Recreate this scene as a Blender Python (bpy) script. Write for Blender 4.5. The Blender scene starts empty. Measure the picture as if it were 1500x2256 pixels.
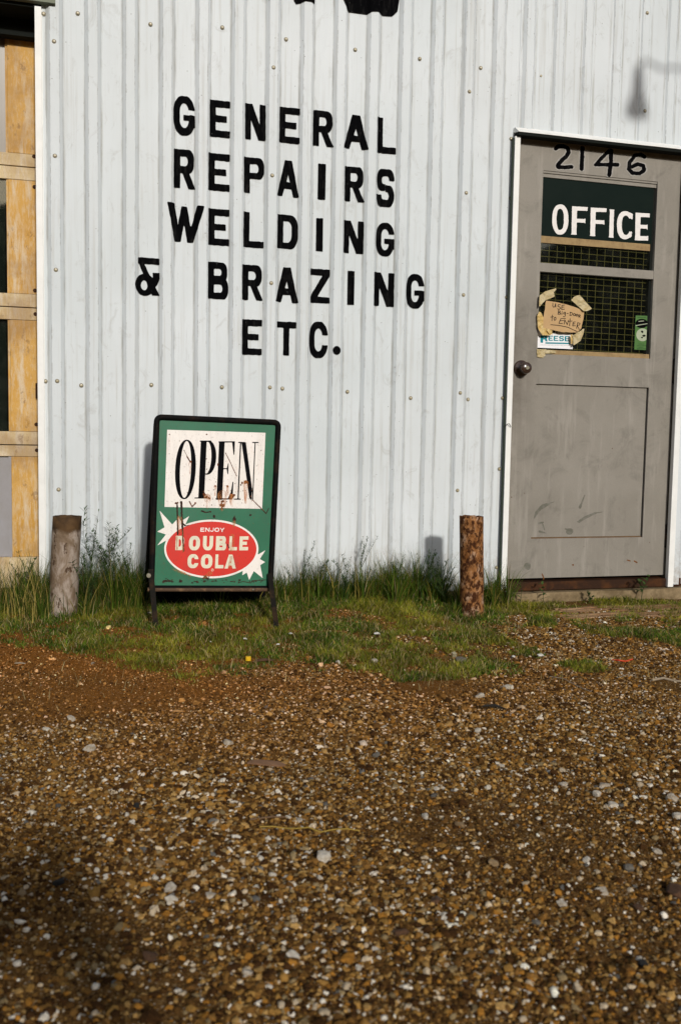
import bpy, bmesh, math, random
import numpy as np
from mathutils import Vector, Matrix
random.seed(7); rng = np.random.default_rng(11)
sc = bpy.context.scene
COL = sc.collection

# ------------------------------------------------------------------ camera
FPX, YAW, PIT, ROLL = 2100.0, 0.27400431, 0.08128927, 0.01733126
CAM = np.array([0.0635974, -4.2394106, 0.7068247])
_f = np.array([math.sin(YAW)*math.cos(PIT), math.cos(YAW)*math.cos(PIT), -math.sin(PIT)])
_r = np.array([math.cos(YAW), -math.sin(YAW), 0.0]); _u = np.cross(_r, _f)
CR = math.cos(ROLL)*_r + math.sin(ROLL)*_u
CU = -math.sin(ROLL)*_r + math.cos(ROLL)*_u
CF = _f
cd = bpy.data.cameras.new('camera'); cam = bpy.data.objects.new('camera', cd); COL.objects.link(cam)
cam.matrix_world = Matrix(((CR[0], CU[0], -CF[0], CAM[0]), (CR[1], CU[1], -CF[1], CAM[1]), (CR[2], CU[2], -CF[2], CAM[2]), (0, 0, 0, 1)))
cd.sensor_fit = 'VERTICAL'; cd.sensor_height = 36.0; cd.lens = FPX/2256*36.0
cd.clip_start = 0.05; cd.clip_end = 600
cd.dof.use_dof = True; cd.dof.focus_distance = 4.1; cd.dof.aperture_fstop = 6.0
sc.camera = cam

# ------------------------------------------------------------------ light
SUN_DIR = Vector((-0.05, 1.0, -0.37)).normalized()      # the way the light travels
SUN_EL = math.asin(-SUN_DIR.z)
w = bpy.data.worlds.new('World'); sc.world = w; w.use_nodes = True
nt = w.node_tree; bg = nt.nodes['Background']
sky = nt.nodes.new('ShaderNodeTexSky'); sky.sky_type = 'NISHITA'; sky.sun_disc = False
sky.sun_elevation = SUN_EL; sky.sun_rotation = math.atan2(-SUN_DIR.x, -SUN_DIR.y)
sky.air_density = 1.0; sky.dust_density = 2.0; sky.ozone_density = 1.0
nt.links.new(sky.outputs[0], bg.inputs[0]); bg.inputs[1].default_value = 0.085
sd = bpy.data.lights.new('sun', 'SUN'); sun = bpy.data.objects.new('sun', sd); COL.objects.link(sun)
sd.energy = 2.4; sd.angle = math.radians(3.2); sd.color = (1.0, 0.965, 0.91)
sun.rotation_euler = SUN_DIR.to_track_quat('-Z', 'Y').to_euler(); sun.location = (0, -6, 6)
vs = sc.view_settings; vs.view_transform = 'Standard'; vs.look = 'None'; vs.gamma = 1.0; vs.exposure = 0.2
try: vs.use_curve_mapping = False
except Exception: pass

# ------------------------------------------------------------------ helpers
def at(px, py, Y):
    """point where the sight line of photo pixel (px, py) meets the plane y = Y"""
    d = CF + CR*(px-750)/FPX - CU*(py-1128)/FPX
    t = (Y-CAM[1])/d[1]
    return CAM + t*d
def atP(px, py, p0, n):
    d = CF + CR*(px-750)/FPX - CU*(py-1128)/FPX
    t = np.dot(np.asarray(p0)-CAM, n)/np.dot(d, n)
    return CAM + t*d
def gpt(px, py, z=-0.11):
    d = CF + CR*(px-750)/FPX - CU*(py-1128)/FPX
    t = (z-CAM[2])/d[2]
    return CAM + t*d

def tag(o, label=None, cat=None, group=None, kind=None):
    if label: o['label'] = label
    if cat: o['category'] = cat
    if group: o['group'] = group
    if kind: o['kind'] = kind
    return o
def empty(name, loc=(0, 0, 0)):
    o = bpy.data.objects.new(name, None); o.location = loc; o.empty_display_size = .1; COL.objects.link(o); return o
def link(name, me, m=None, parent=None, smooth=False):
    if m is not None and not me.materials: me.materials.append(m)
    if smooth:
        me.polygons.foreach_set('use_smooth', [True]*len(me.polygons))
    o = bpy.data.objects.new(name, me); COL.objects.link(o)
    if parent is not None:
        o.parent = parent
        o.matrix_parent_inverse = Matrix.Identity(4)
        # geometry is written in world coordinates; undo every ancestor's offset
        off = Vector((0, 0, 0)); p = parent
        while p is not None: off += p.location; p = p.parent
        o.location = -off
    return o
def mesh(name, V, F, m=None, parent=None, smooth=False):
    me = bpy.data.meshes.new(name); me.from_pydata([tuple(map(float, v)) for v in V], [], [tuple(f) for f in F]); me.update()
    return link(name, me, m, parent, smooth)
def bmobj(name, bm, m=None, parent=None, smooth=False):
    me = bpy.data.meshes.new(name); bm.to_mesh(me); bm.free()
    return link(name, me, m, parent, smooth)
def bbox(bm, x0, x1, y0, y1, z0, z1, bev=0.0):
    r = bmesh.ops.create_cube(bm, size=1.0)
    vs_ = r['verts']
    for v in vs_:
        v.co = Vector(((x0+x1)/2+v.co.x*(x1-x0), (y0+y1)/2+v.co.y*(y1-y0), (z0+z1)/2+v.co.z*(z1-z0)))
    if bev > 0:
        es = list({e for v in vs_ for e in v.link_edges})
        bmesh.ops.bevel(bm, geom=es, offset=bev, segments=2, affect='EDGES', profile=.6)
def box(name, x0, x1, y0, y1, z0, z1, m, parent=None, bev=0.0):
    bm = bmesh.new(); bbox(bm, x0, x1, y0, y1, z0, z1, bev)
    return bmobj(name, bm, m, parent)
def quadbox(name, P4, thick, m, parent=None, n=(0, 1, 0), bev=0.0):
    """four world corners (front face), pushed back along n by thick"""
    n = Vector(n).normalized(); P4 = [Vector(tuple(p)) for p in P4]
    bm = bmesh.new()
    a = [bm.verts.new(p) for p in P4]; b = [bm.verts.new(p+n*thick) for p in P4]
    k = len(P4)
    bm.faces.new(a); bm.faces.new(b[::-1])
    for i in range(k): bm.faces.new([a[i], b[i], b[(i+1) % k], a[(i+1) % k]][::-1])
    bmesh.ops.recalc_face_normals(bm, faces=bm.faces)
    if bev > 0: bmesh.ops.bevel(bm, geom=bm.edges[:], offset=bev, segments=2, affect='EDGES')
    return bmobj(name, bm, m, parent)
def tube(bm, pts, r, seg=10, cap=True):
    pts = [Vector(tuple(p)) for p in pts]; n = len(pts); rings = []
    rr = r if hasattr(r, '__len__') else [r]*n
    ref = Vector((0, 0, 1))
    for i in range(n):
        d = (pts[min(i+1, n-1)]-pts[max(i-1, 0)]).normalized()
        if abs(d.dot(ref)) > .95: a = d.cross(Vector((1, 0, 0))).normalized()
        else: a = d.cross(ref).normalized()
        b = d.cross(a)
        rings.append([bm.verts.new(pts[i]+(a*math.cos(t)+b*math.sin(t))*rr[i]) for t in [2*math.pi*k/seg for k in range(seg)]])
    for i in range(n-1):
        for k in range(seg):
            bm.faces.new([rings[i][k], rings[i][(k+1) % seg], rings[i+1][(k+1) % seg], rings[i+1][k]])
    if cap: bm.faces.new(rings[0][::-1]); bm.faces.new(rings[-1])
def lathe(bm, prof, c, axis='z', seg=24):
    """prof: list of (radius, height) along the axis from point c"""
    rings = []
    for r_, h in prof:
        ring = []
        for k in range(seg):
            t = 2*math.pi*k/seg
            if axis == 'z': p = (c[0]+r_*math.cos(t), c[1]+r_*math.sin(t), c[2]+h)
            else: p = (c[0]+r_*math.cos(t), c[1]-h, c[2]+r_*math.sin(t))
            ring.append(bm.verts.new(p))
        rings.append(ring)
    for i in range(len(rings)-1):
        for k in range(seg): bm.faces.new([rings[i][k], rings[i][(k+1) % seg], rings[i+1][(k+1) % seg], rings[i+1][k]])
    bm.faces.new(rings[0]); bm.faces.new(rings[-1])
    bmesh.ops.recalc_face_normals(bm, faces=bm.faces)

# value noise in numpy
def vnoise(x, y, s=1.0, seed=0):
    x = np.asarray(x, float)*s+seed*17.31+1000; y = np.asarray(y, float)*s+seed*9.17+1000
    xi = np.floor(x).astype(np.int64); yi = np.floor(y).astype(np.int64); fx = x-xi; fy = y-yi
    fx = fx*fx*(3-2*fx); fy = fy*fy*(3-2*fy)
    def h(a, b):
        n = (a*374761393+b*668265263) & 0x7fffffff
        n = ((n ^ (n >> 13))*1274126177) & 0x7fffffff
        return ((n ^ (n >> 16)) & 0xffff)/65535.0
    return (h(xi, yi)*(1-fx)+h(xi+1, yi)*fx)*(1-fy)+(h(xi, yi+1)*(1-fx)+h(xi+1, yi+1)*fx)*fy
def fbm(x, y, s=1.0, o=4, seed=0):
    t = 0; a = .5
    for i in range(o): t = t+a*vnoise(x, y, s*2**i, seed+i*3); a *= .5
    return t/(1-.5**o)

# ------------------------------------------------------------------ materials
class MB:
    """tiny node-building shorthand"""
    def __init__(s, name):
        s.m = bpy.data.materials.new(name); s.m.use_nodes = True
        s.n = s.m.node_tree.nodes; s.l = s.m.node_tree.links
        s.b = s.n['Principled BSDF']; s.tc = s.n.new('ShaderNodeTexCoord').outputs['Object']
    def node(s, t, **k):
        n = s.n.new(t)
        for a, v in k.items(): setattr(n, a, v)
        return n
    def put(s, sock, v):
        if hasattr(v, 'is_linked') or isinstance(v, bpy.types.NodeSocket): s.l.new(v, sock)
        elif isinstance(v, (tuple, list)) and len(v) == 3 and sock.type == 'RGBA': sock.default_value = (*v, 1)
        else: sock.default_value = v
    def map(s, sc_=(1, 1, 1), loc=(0, 0, 0), rot=(0, 0, 0), src=None):
        n = s.node('ShaderNodeMapping'); n.inputs['Scale'].default_value = sc_; n.inputs['Location'].default_value = loc; n.inputs['Rotation'].default_value = rot
        s.l.new(src or s.tc, n.inputs['Vector']); return n.outputs[0]
    def noise(s, scale, detail=4, rough=.55, vec=None, dist=0):
        n = s.node('ShaderNodeTexNoise'); n.inputs['Scale'].default_value = scale; n.inputs['Detail'].default_value = detail
        n.inputs['Roughness'].default_value = rough; n.inputs['Distortion'].default_value = dist
        s.l.new(vec or s.tc, n.inputs['Vector']); return n.outputs['Fac']
    def vor(s, scale, vec=None, feat='F1', rnd=1):
        n = s.node('ShaderNodeTexVoronoi', feature=feat); n.inputs['Scale'].default_value = scale; n.inputs['Randomness'].default_value = rnd
        s.l.new(vec or s.tc, n.inputs['Vector']); return n
    def ramp(s, fac, stops, interp='LINEAR'):
        n = s.node('ShaderNodeValToRGB'); cr = n.color_ramp; cr.interpolation = interp
        while len(cr.elements) < len(stops): cr.elements.new(.5)
        for e, (p, c) in zip(cr.elements, stops):
            e.position = p; e.color = (*c, 1) if isinstance(c, (tuple, list)) else (c, c, c, 1)
        s.put(n.inputs[0], fac); return n.outputs[0]
    def mix(s, fac, a, b, mode='MIX'):
        n = s.node('ShaderNodeMix', data_type='RGBA', blend_type=mode)
        s.put(n.inputs[0], fac); s.put(n.inputs[6], a); s.put(n.inputs[7], b); return n.outputs[2]
    def math(s, op, a, b=0.0):
        n = s.node('ShaderNodeMath', operation=op); s.put(n.inputs[0], a); s.put(n.inputs[1], b); return n.outputs[0]
    def bump(s, h, strength=.3, dist=.002, prev=None):
        n = s.node('ShaderNodeBump'); n.inputs['Strength'].default_value = strength; n.inputs['Distance'].default_value = dist
        s.put(n.inputs['Height'], h)
        if prev is not None: s.l.new(prev, n.inputs['Normal'])
        return n.outputs[0]
    def out(s, col=None, rough=.6, metal=0.0, normal=None, spec=None):
        if col is not None: s.put(s.b.inputs['Base Color'], col)
        s.put(s.b.inputs['Roughness'], rough); s.b.inputs['Metallic'].default_value = metal
        if spec is not None: s.b.inputs['Specular IOR Level'].default_value = spec
        if normal is not None: s.l.new(normal, s.b.inputs['Normal'])
        return s.m

def m_wall():
    k = MB('white_painted_metal')
    base = k.mix(k.ramp(k.noise(1.1, 3), [(.3, 0), (.7, 1)]), (.575, .622, .640), (.66, .695, .715))
    base = k.mix(k.math('MULTIPLY', k.ramp(k.noise(900, 2), [(.35, 1), (.65, 0)]), .10), base, (.42, .45, .45))
    # run-off streaks
    st = k.noise(1, 5, .6, k.map((55, 55, 1.3)))
    stm = k.math('MULTIPLY', k.ramp(st, [(.52, 0), (.72, 1)]), k.ramp(k.noise(2.3, 3), [(.4, .15), (.62, 1)]))
    c = k.mix(k.math('MULTIPLY', stm, .62), base, (.40, .39, .35))
    st2 = k.noise(1, 4, .7, k.map((160, 160, 5), (3, 1, 2)))
    c = k.mix(k.math('MULTIPLY', k.math('MULTIPLY', k.ramp(st2, [(.60, 0), (.70, 1)]), k.ramp(k.noise(5, 3, .6, k.map((1, 1, 1), (7, 0, 3))), [(.52, 0), (.66, 1)])), .75), c, (.20, .19, .17))
    # grime lines in the rib creases, also painted to deepen the shaded flanks
    sx_ = k.node('ShaderNodeSeparateXYZ'); k.l.new(k.tc, sx_.inputs[0])
    fr = k.math('FRACT', k.math('ADD', k.math('DIVIDE', sx_.outputs['X'], .1524), .5))
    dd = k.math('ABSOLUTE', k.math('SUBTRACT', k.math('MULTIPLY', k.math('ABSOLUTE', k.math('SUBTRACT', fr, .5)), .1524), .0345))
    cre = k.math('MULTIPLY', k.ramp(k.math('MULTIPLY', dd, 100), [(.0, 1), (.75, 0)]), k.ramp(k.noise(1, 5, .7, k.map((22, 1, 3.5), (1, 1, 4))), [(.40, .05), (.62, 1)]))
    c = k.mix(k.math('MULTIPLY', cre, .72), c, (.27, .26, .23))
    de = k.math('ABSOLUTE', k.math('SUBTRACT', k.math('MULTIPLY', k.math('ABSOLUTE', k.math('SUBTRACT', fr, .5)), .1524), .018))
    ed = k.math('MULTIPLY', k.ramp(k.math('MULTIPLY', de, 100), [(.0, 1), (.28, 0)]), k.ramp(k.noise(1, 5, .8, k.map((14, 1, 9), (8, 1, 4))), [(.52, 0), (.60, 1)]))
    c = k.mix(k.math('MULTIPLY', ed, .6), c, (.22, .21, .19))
    # scuffs and smudges
    sm = k.math('MULTIPLY', k.ramp(k.noise(9, 6, .72, k.map((1.6, 1, 1), (2, 5, 1)), 1.2), [(.57, 0), (.70, 1)]), .42)
    c = k.mix(sm, c, (.36, .36, .34))
    # dirt gathered at the foot of the sheets, and pin-head specks
    v = k.vor(34, k.map((1, 1, 1), (.3, .1, .2)))
    sp = k.math('MULTIPLY', k.ramp(v.outputs['Distance'], [(.045, 1), (.085, 0)]), k.ramp(k.noise(11, 2), [(.53, 0), (.58, 1)]))
    c = k.mix(k.math('MULTIPLY', sp, .85), c, (.09, .08, .07))
    mud = k.math('MULTIPLY', k.ramp(sx_.outputs['Z'], [(.0, 1), (.22, 0)]), k.ramp(k.noise(26, 6, .75), [(.42, 0), (.68, 1)]))
    c = k.mix(k.math('MULTIPLY', mud, .7), c, (.27, .19, .12))
    bl = k.ramp(k.noise(2.7, 4, .6, k.map((1, 1, .7), (4, 4, 9))), [(.38, 0), (.66, 1)])
    c = k.mix(k.math('MULTIPLY', bl, .16), c, (.40, .41, .39))
    n = k.bump(k.noise(2.2, 3), .35, .006); n = k.bump(k.noise(60, 3), .08, .001, n)
    n = k.bump(k.noise(1, 3, .5, k.map((18, 18, 1.2))), .18, .003, n)
    return k.out(c, .5, 0, n, .16)
def m_paint(name, col, dark=None, rough=.55, sc_=6, amt=.35, bump=.06, spec=.15):
    k = MB(name); dark = dark or tuple(x*.6 for x in col)
    c = k.mix(k.math('MULTIPLY', k.ramp(k.noise(sc_, 6, .7), [(.42, 0), (.68, 1)]), amt), col, dark)
    return k.out(c, rough, 0, k.bump(k.noise(140, 3), bump, .001), spec)
DY_L = 2.09      # left door edge
def m_door():
    k = MB('grey_door_paint')
    c = k.mix(k.ramp(k.noise(1.7, 4, .6), [(.35, 0), (.65, 1)]), (.225, .205, .172), (.285, .262, .225))
    c = k.mix(k.math('MULTIPLY', k.ramp(k.noise(420, 2), [(.4, 1), (.62, 0)]), .22), c, (.13, .12, .11))
    c = k.mix(k.math('MULTIPLY', k.ramp(k.noise(6, 6, .75, None, .8), [(.52, 0), (.68, 1)]), .50), c, (.13, .12, .10))
    c = k.mix(k.math('MULTIPLY', k.ramp(k.noise(1, 4, .6, k.map((30, 30, 3))), [(.54, 0), (.72, 1)]), .40), c, (.38, .35, .31))
    sx_ = k.node('ShaderNodeSeparateXYZ'); k.l.new(k.tc, sx_.inputs[0])
    gl_ = k.ramp(sx_.outputs['X'], [(0, 1), (1, 0)]); mr = k.node('ShaderNodeMapRange'); k.l.new(sx_.outputs['X'], mr.inputs[0])
    mr.inputs[1].default_value = DY_L; mr.inputs[2].default_value = DY_L+.16; mr.inputs[3].default_value = 1; mr.inputs[4].default_value = 0
    mz = k.node('ShaderNodeMapRange'); k.l.new(sx_.outputs['Z'], mz.inputs[0]); mz.inputs[1].default_value = .45; mz.inputs[2].default_value = .95
    mz2 = k.node('ShaderNodeMapRange'); k.l.new(sx_.outputs['Z'], mz2.inputs[0]); mz2.inputs[1].default_value = 1.5; mz2.inputs[2].default_value = 1.1
    gr_m = k.math('MULTIPLY', k.math('MULTIPLY', mr.outputs[0], k.math('MULTIPLY', mz.outputs[0], mz2.outputs[0])), k.ramp(k.noise(7, 5, .7), [(.3, .25), (.6, 1)]))
    c = k.mix(k.math('MULTIPLY', gr_m, .75), c, (.07, .055, .04))
    v = k.vor(17, k.map((1, 1, 1), (.6, .1, .2)))
    c = k.mix(k.math('MULTIPLY', k.ramp(v.outputs['Distance'], [(.03, 1), (.07, 0)]), k.ramp(k.noise(4, 2), [(.56, 0), (.6, 1)])), c, (.08, .035, .015))
    return k.out(c, .55, 0, k.bump(k.noise(90, 4), .10, .001), .15)
def m_rustpost(name, cols, sc_=22, seed=0, th=(.47, .55)):
    k = MB(name)
    vec = k.map((1, 1, .62), (seed, seed*.3, 1))
    a = k.noise(sc_, 5, .62, vec, .6); b = k.noise(sc_*.45, 4, .6, k.map((1, 1, .8), (4+seed, 2, 3)))
    c = k.ramp(b, [(.32, cols[0]), (.5, cols[1]), (.66, cols[2])])
    c = k.mix(k.ramp(a, [(th[0], 0), (th[1], 1)]), c, cols[3])
    c = k.mix(k.math('MULTIPLY', k.ramp(k.noise(150, 3), [(.4, 0), (.6, 1)]), .35), c, cols[4])
    n = k.bump(a, .6, .004); n = k.bump(k.noise(120, 4), .35, .0015, n)
    return k.out(c, .9, 0, n, .06)
def m_rust(name='dark_rusty_steel', base=(.018, .016, .014), r=(.10, .042, .015), amt=.6, sc_=14):
    k = MB(name)
    c = k.mix(k.math('MULTIPLY', k.ramp(k.noise(sc_, 6, .7), [(.5, 0), (.62, 1)]), amt), base, r)
    return k.out(c, .75, 0, k.bump(k.noise(70, 4), .3, .001), .08)
def m_yellow(nm='flaking_yellow_paint', lo=.38, hi=.56):
    k = MB(nm)
    c = k.mix(k.ramp(k.noise(4, 4), [(.35, 0), (.7, 1)]), (.50, .265, .040) if lo > .3 else (.55, .41, .20), (.60, .345, .075) if lo > .3 else (.62, .51, .31))
    pale = k.math('MULTIPLY', k.ramp(k.noise(1, 6, .75, k.map((44, 44, 6)), .4), [(.46, 0), (.60, 1)]), k.ramp(k.noise(3.6, 4, .6, k.map((1.6, 1, 1), (1, 2, 5.3))), [(lo-.04, 0), (hi, 1)]))
    c = k.mix(k.math('MULTIPLY', pale, .7 if lo > .3 else .85), c, (.63, .56, .44))
    c = k.mix(k.math('MULTIPLY', k.ramp(k.noise(1, 6, .8, k.map((120, 120, 30), (2, 2, 2))), [(.50, 0), (.62, 1)]), .55), c, (.60, .47, .30))
    c = k.mix(k.math('MULTIPLY', k.ramp(k.noise(3.1, 5, .7, k.map((1, 1, 1), (6, 2, 7))), [(.46, 0), (.64, 1)]), .55), c, (.24, .125, .04))
    bare = k.math('MULTIPLY', k.ramp(k.noise(30, 6, .8, k.map((1, 1, .6), (5, 1, 2))), [(.58, 0), (.62, 1)]), k.ramp(k.noise(5, 2, .5, k.map((1, 1, 1), (9, 2, 1))), [(.46, 0), (.53, 1)]))
    c = k.mix(k.math('MULTIPLY', bare, .5), c, (.14, .07, .03))
    c = k.mix(k.math('MULTIPLY', k.ramp(k.noise(300, 2), [(.45, 0), (.65, 1)]), .18), c, (.30, .14, .03))
    n = k.bump(pale, .3, .001); n = k.bump(k.noise(100, 3), .15, .001, n)
    return k.out(c, .6, 0, n, .3)
def m_glass():
    k = MB('window_glass'); n = k.n; l = k.l
    n.remove(k.b)
    tr = n.new('ShaderNodeBsdfTransparent'); tr.inputs[0].default_value = (.80, .86, .82, 1)
    gl = n.new('ShaderNodeBsdfGlossy'); gl.inputs['Roughness'].default_value = .03
    fr = n.new('ShaderNodeFresnel'); fr.inputs[0].default_value = 1.52
    nz = k.noise(3, 2); bp = k.bump(nz, .12, .01); l.new(bp, gl.inputs['Normal'])
    df = n.new('ShaderNodeBsdfDiffuse'); df.inputs[0].default_value = (.30, .29, .24, 1)
    mx = n.new('ShaderNodeMixShader'); mx2 = n.new('ShaderNodeMixShader')
    l.new(fr.outputs[0], mx.inputs[0]); l.new(tr.outputs[0], mx.inputs[1]); l.new(gl.outputs[0], mx.inputs[2])
    dirt = k.math('MULTIPLY', k.ramp(k.noise(14, 5, .7), [(.45, .15), (.75, 1)]), .03)
    l.new(dirt, mx2.inputs[0]); l.new(mx.outputs[0], mx2.inputs[1]); l.new(df.outputs[0], mx2.inputs[2])
    l.new(mx2.outputs[0], n['Material Output'].inputs[0]); return k.m
def m_attr(name, attr='tint', rough=.6, trans=0.0, spec=.3, mulnoise=None):
    k = MB(name); a = k.node('ShaderNodeAttribute', attribute_name=attr)
    c = a.outputs['Color']
    if trans:
        mo = k.n['Material Output']; t = k.n.new('ShaderNodeBsdfTranslucent'); k.l.new(c, t.inputs[0])
        mx = k.n.new('ShaderNodeMixShader'); mx.inputs[0].default_value = trans
        k.l.new(k.b.outputs[0], mx.inputs[1]); k.l.new(t.outputs[0], mx.inputs[2]); k.l.new(mx.outputs[0], mo.inputs[0])
    return k.out(c, rough, 0, None, spec)

M = {}
k = MB('pale_glare_glass'); M['glare_pane'] = k.out(k.mix(k.noise(5, 3), (.16, .14, .12), (.24, .22, .19)), .15, 0, None, .35)  # pale base colour paints in the sky glare on the top panes
M['wall'] = m_wall()
M['trim'] = m_paint('white_trim_paint', (.80, .80, .77), (.55, .55, .52), .45, 12, .25)
k = MB('black_sign_paint')
c = k.mix(k.ramp(k.noise(1, 5, .75, k.map((60, 60, 11))), [(.52, 0), (.70, 1)]), (.003, .003, .0035), (.014, .0135, .013))
c = k.mix(k.math('MULTIPLY', k.ramp(k.noise(75, 5, .8), [(.66, 0), (.70, 1)]), .55), c, (.25, .26, .26))
M['black'] = k.out(c, .9, 0, None, .01)
M['door'] = m_door()
M['dark'] = m_paint('dark_interior', (.012, .014, .012), rough=.9, spec=.1)
M['tanwood'] = m_paint('ochre_wood_strip', (.33, .23, .11), (.16, .10, .05), .7, 30, .6)
M['wire'] = m_paint('tan_wire', (.26, .19, .06), (.14, .10, .04), .7, 40, .5)
M['boardblack'] = m_paint('black_painted_glass', (.004, .010, .008), (.008, .014, .011), .5, 8, .5, .02, .05)
M['white'] = m_paint('white_lettering', (.78, .75, .72), (.55, .52, .50), .6, 40, .3)
M['rust'] = m_rust()
M['knob'] = m_paint('dark_bronze', (.05, .028, .018), (.015, .01, .008), .22, 30, .6, .02, .7)
M['threshold'] = m_rust('rusty_threshold', (.035, .017, .010), (.09, .035, .012), .7, 9)
M['concrete'] = m_paint('stained_concrete', (.27, .20, .115), (.12, .085, .045), .9, 12, .9, .5, .05)
M['yellow'] = m_yellow(); M['rail'] = m_yellow('worn_pale_rail_paint', .20, .48)
M['greypanel'] = m_paint('grey_door_panel_paint', (.30, .29, .30), (.24, .22, .20), .6, 8, .5)
M['glass'] = m_glass()
M['screw'] = m_paint('zinc_screw', (.42, .36, .22), (.20, .13, .06), .35, 200, .6, .05, .7)
M['washer'] = m_paint('grimy_screw_washer', (.27, .25, .19), (.13, .10, .06), .6, 200, .6, .05, .1)
M['frame'] = m_rust('black_sign_frame', (.005, .005, .005), (.035, .018, .010), .45, 18)
M['legsteel'] = m_rust('rusty_black_leg', (.010, .009, .007), (.045, .024, .011), .6, 16)
def stained(name, col, amt=.5, dcol=(.25, .09, .02), fade=None):
    k = MB(name)
    c = k.mix(k.math('MULTIPLY', k.ramp(k.noise(7, 5, .65), [(.4, 0), (.7, 1)]), .35), col, fade or tuple(x*.75 for x in col))
    s1 = k.math('MULTIPLY', k.ramp(k.noise(1, 5, .7, k.map((60, 60, 9))), [(.56, 0), (.74, 1)]), k.ramp(k.noise(8, 3, .6, k.map((1, 1, 1), (3, 1, 8))), [(.48, 0), (.62, 1)]))
    c = k.mix(k.math('MULTIPLY', s1, amt), c, dcol)
    c = k.mix(k.math('MULTIPLY', k.ramp(k.noise(1, 5, .7, k.map((26, 26, 5), (2, 7, 1))), [(.46, 0), (.72, 1)]), .30), c, tuple(x*.45+.03 for x in col))
    s2 = k.math('MULTIPLY', k.ramp(k.noise(130, 5, .75), [(.61, 0), (.66, 1)]), .7)
    c = k.mix(s2, c, (.10, .04, .015))
    return k.out(c, .42, 0, k.bump(k.noise(60, 4), .08, .001), .10)
M['sgreen'] = stained('sign_green', (.016, .125, .062), .55, (.05, .08, .035), (.040, .185, .105))
M['swhite'] = stained('sign_white', (.80, .75, .70), .55, (.62, .36, .18), (.72, .66, .59))
M['sred'] = stained('sign_red', (.60, .022, .012), .35, (.22, .02, .012), (.50, .03, .014))
M['scream'] = stained('sign_cream', (.72, .66, .50), .7, (.55, .30, .08), (.55, .56, .46))
M['sblack'] = m_paint('sign_black', (.005, .005, .006), rough=.8, spec=.03)
k = MB('rust_spot'); a = k.noise(90, 5, .7)
M['spot'] = k.out(k.ramp(a, [(.35, (.035, .012, .006)), (.55, (.12, .035, .010)), (.72, (.36, .12, .03))]), .85, 0, k.bump(a, .4, .001), .2)
M['drip'] = m_paint('black_drip', (.022, .012, .008), (.07, .03, .012), .7, 60, .6)
M['note'] = m_paint('tan_paper', (.50, .33, .165), (.42, .26, .12), .75, 14, .5, .1, .2)
M['tape'] = m_paint('yellowed_tape', (.50, .42, .25), (.38, .27, .09), .5, 30, .8, .3, .3)
M['tape2'] = m_paint('amber_tape', (.52, .34, .10), (.60, .48, .24), .5, 22, .9, .3, .3)
M['ink'] = m_paint('marker_ink', (.02, .012, .010), rough=.6)
M['card'] = m_paint('white_card', (.82, .82, .84), (.75, .75, .77), .5, 10, .2)
M['teal'] = m_paint('teal_print', (.01, .22, .27), (.012, .17, .22), .5)
M['stgreen'] = m_paint('green_sticker', (.075, .17, .045), (.05, .12, .035), .5, 20, .5)
M['stpale'] = m_paint('pale_sticker_print', (.38, .42, .30), (.28, .31, .22), .5, 30, .5)
M['postL'] = m_rustpost('weathered_pipe', [(.10, .07, .045), (.17, .13, .095), (.34, .29, .25), (.12, .075, .045), (.42, .38, .34)], 13, 2, (.52, .66))
M['postR'] = m_rustpost('rusty_pipe', [(.19, .075, .022), (.34, .16, .06), (.42, .29, .20), (.040, .015, .007), (.12, .045, .016)], 62, 5, (.44, .56))
M['wood'] = None

# ------------------------------------------------------------------ painted shapes from signed-distance fields
def p_box(x0, x1, y0, y1):
    return lambda x, y: np.maximum(np.maximum(x0-x, x-x1), np.maximum(y0-y, y-y1))
def p_seg(a, b, w_, w2=None):          # capsule stroke
    w2 = w_ if w2 is None else w2
    def f(x, y):
        dx, dy = b[0]-a[0], b[1]-a[1]; L = dx*dx+dy*dy+1e-12
        t = np.clip(((x-a[0])*dx+(y-a[1])*dy)/L, 0, 1)
        return np.hypot(x-a[0]-t*dx, y-a[1]-t*dy)-(w_+(w2-w_)*t)
    return f
def p_line(pts, w_): 
    return U(*[p_seg(pts[i], pts[i+1], w_) for i in range(len(pts)-1)])
def p_poly(P):
    P = [tuple(p) for p in P]
    def f(x, y):
        d = np.full(np.shape(x), 1e9); ins = np.zeros(np.shape(x), bool)
        for i in range(len(P)):
            (x0, y0), (x1, y1) = P[i-1], P[i]
            dx, dy = x1-x0, y1-y0; L = dx*dx+dy*dy+1e-12
            t = np.clip(((x-x0)*dx+(y-y0)*dy)/L, 0, 1)
            d = np.minimum(d, np.hypot(x-x0-t*dx, y-y0-t*dy))
            c = ((y0 > y) != (y1 > y)) & (x < (x1-x0)*(y-y0)/((y1-y0) if abs(y1-y0) > 1e-12 else 1e-12)+x0)
            ins ^= c
        return np.where(ins, -d, d)
    return f
def p_ell(cx, cy, a, b, p=2.0):
    def f(x, y):
        q = (np.abs((x-cx)/a)**p+np.abs((y-cy)/b)**p)**(1/p)
        return (q-1)*min(a, b)
    return f
def p_rr(x0, x1, y0, y1, r):
    cx, cy, hx, hy = (x0+x1)/2, (y0+y1)/2, (x1-x0)/2, (y1-y0)/2; r = min(r, hx, hy)
    def f(x, y):
        qx = np.abs(x-cx)-hx+r; qy = np.abs(y-cy)-hy+r
        return np.hypot(np.maximum(qx, 0), np.maximum(qy, 0))+np.minimum(np.maximum(qx, qy), 0)-r
    return f
def U(*fs):
    def f(x, y):
        d = fs[0](x, y)
        for g in fs[1:]: d = np.minimum(d, g(x, y))
        return d
    return f
def S(a, *bs):
    def f(x, y):
        d = a(x, y)
        for b in bs: d = np.maximum(d, -b(x, y))
        return d
    return f
def I(a, b): return lambda x, y: np.maximum(a(x, y), b(x, y))
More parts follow.
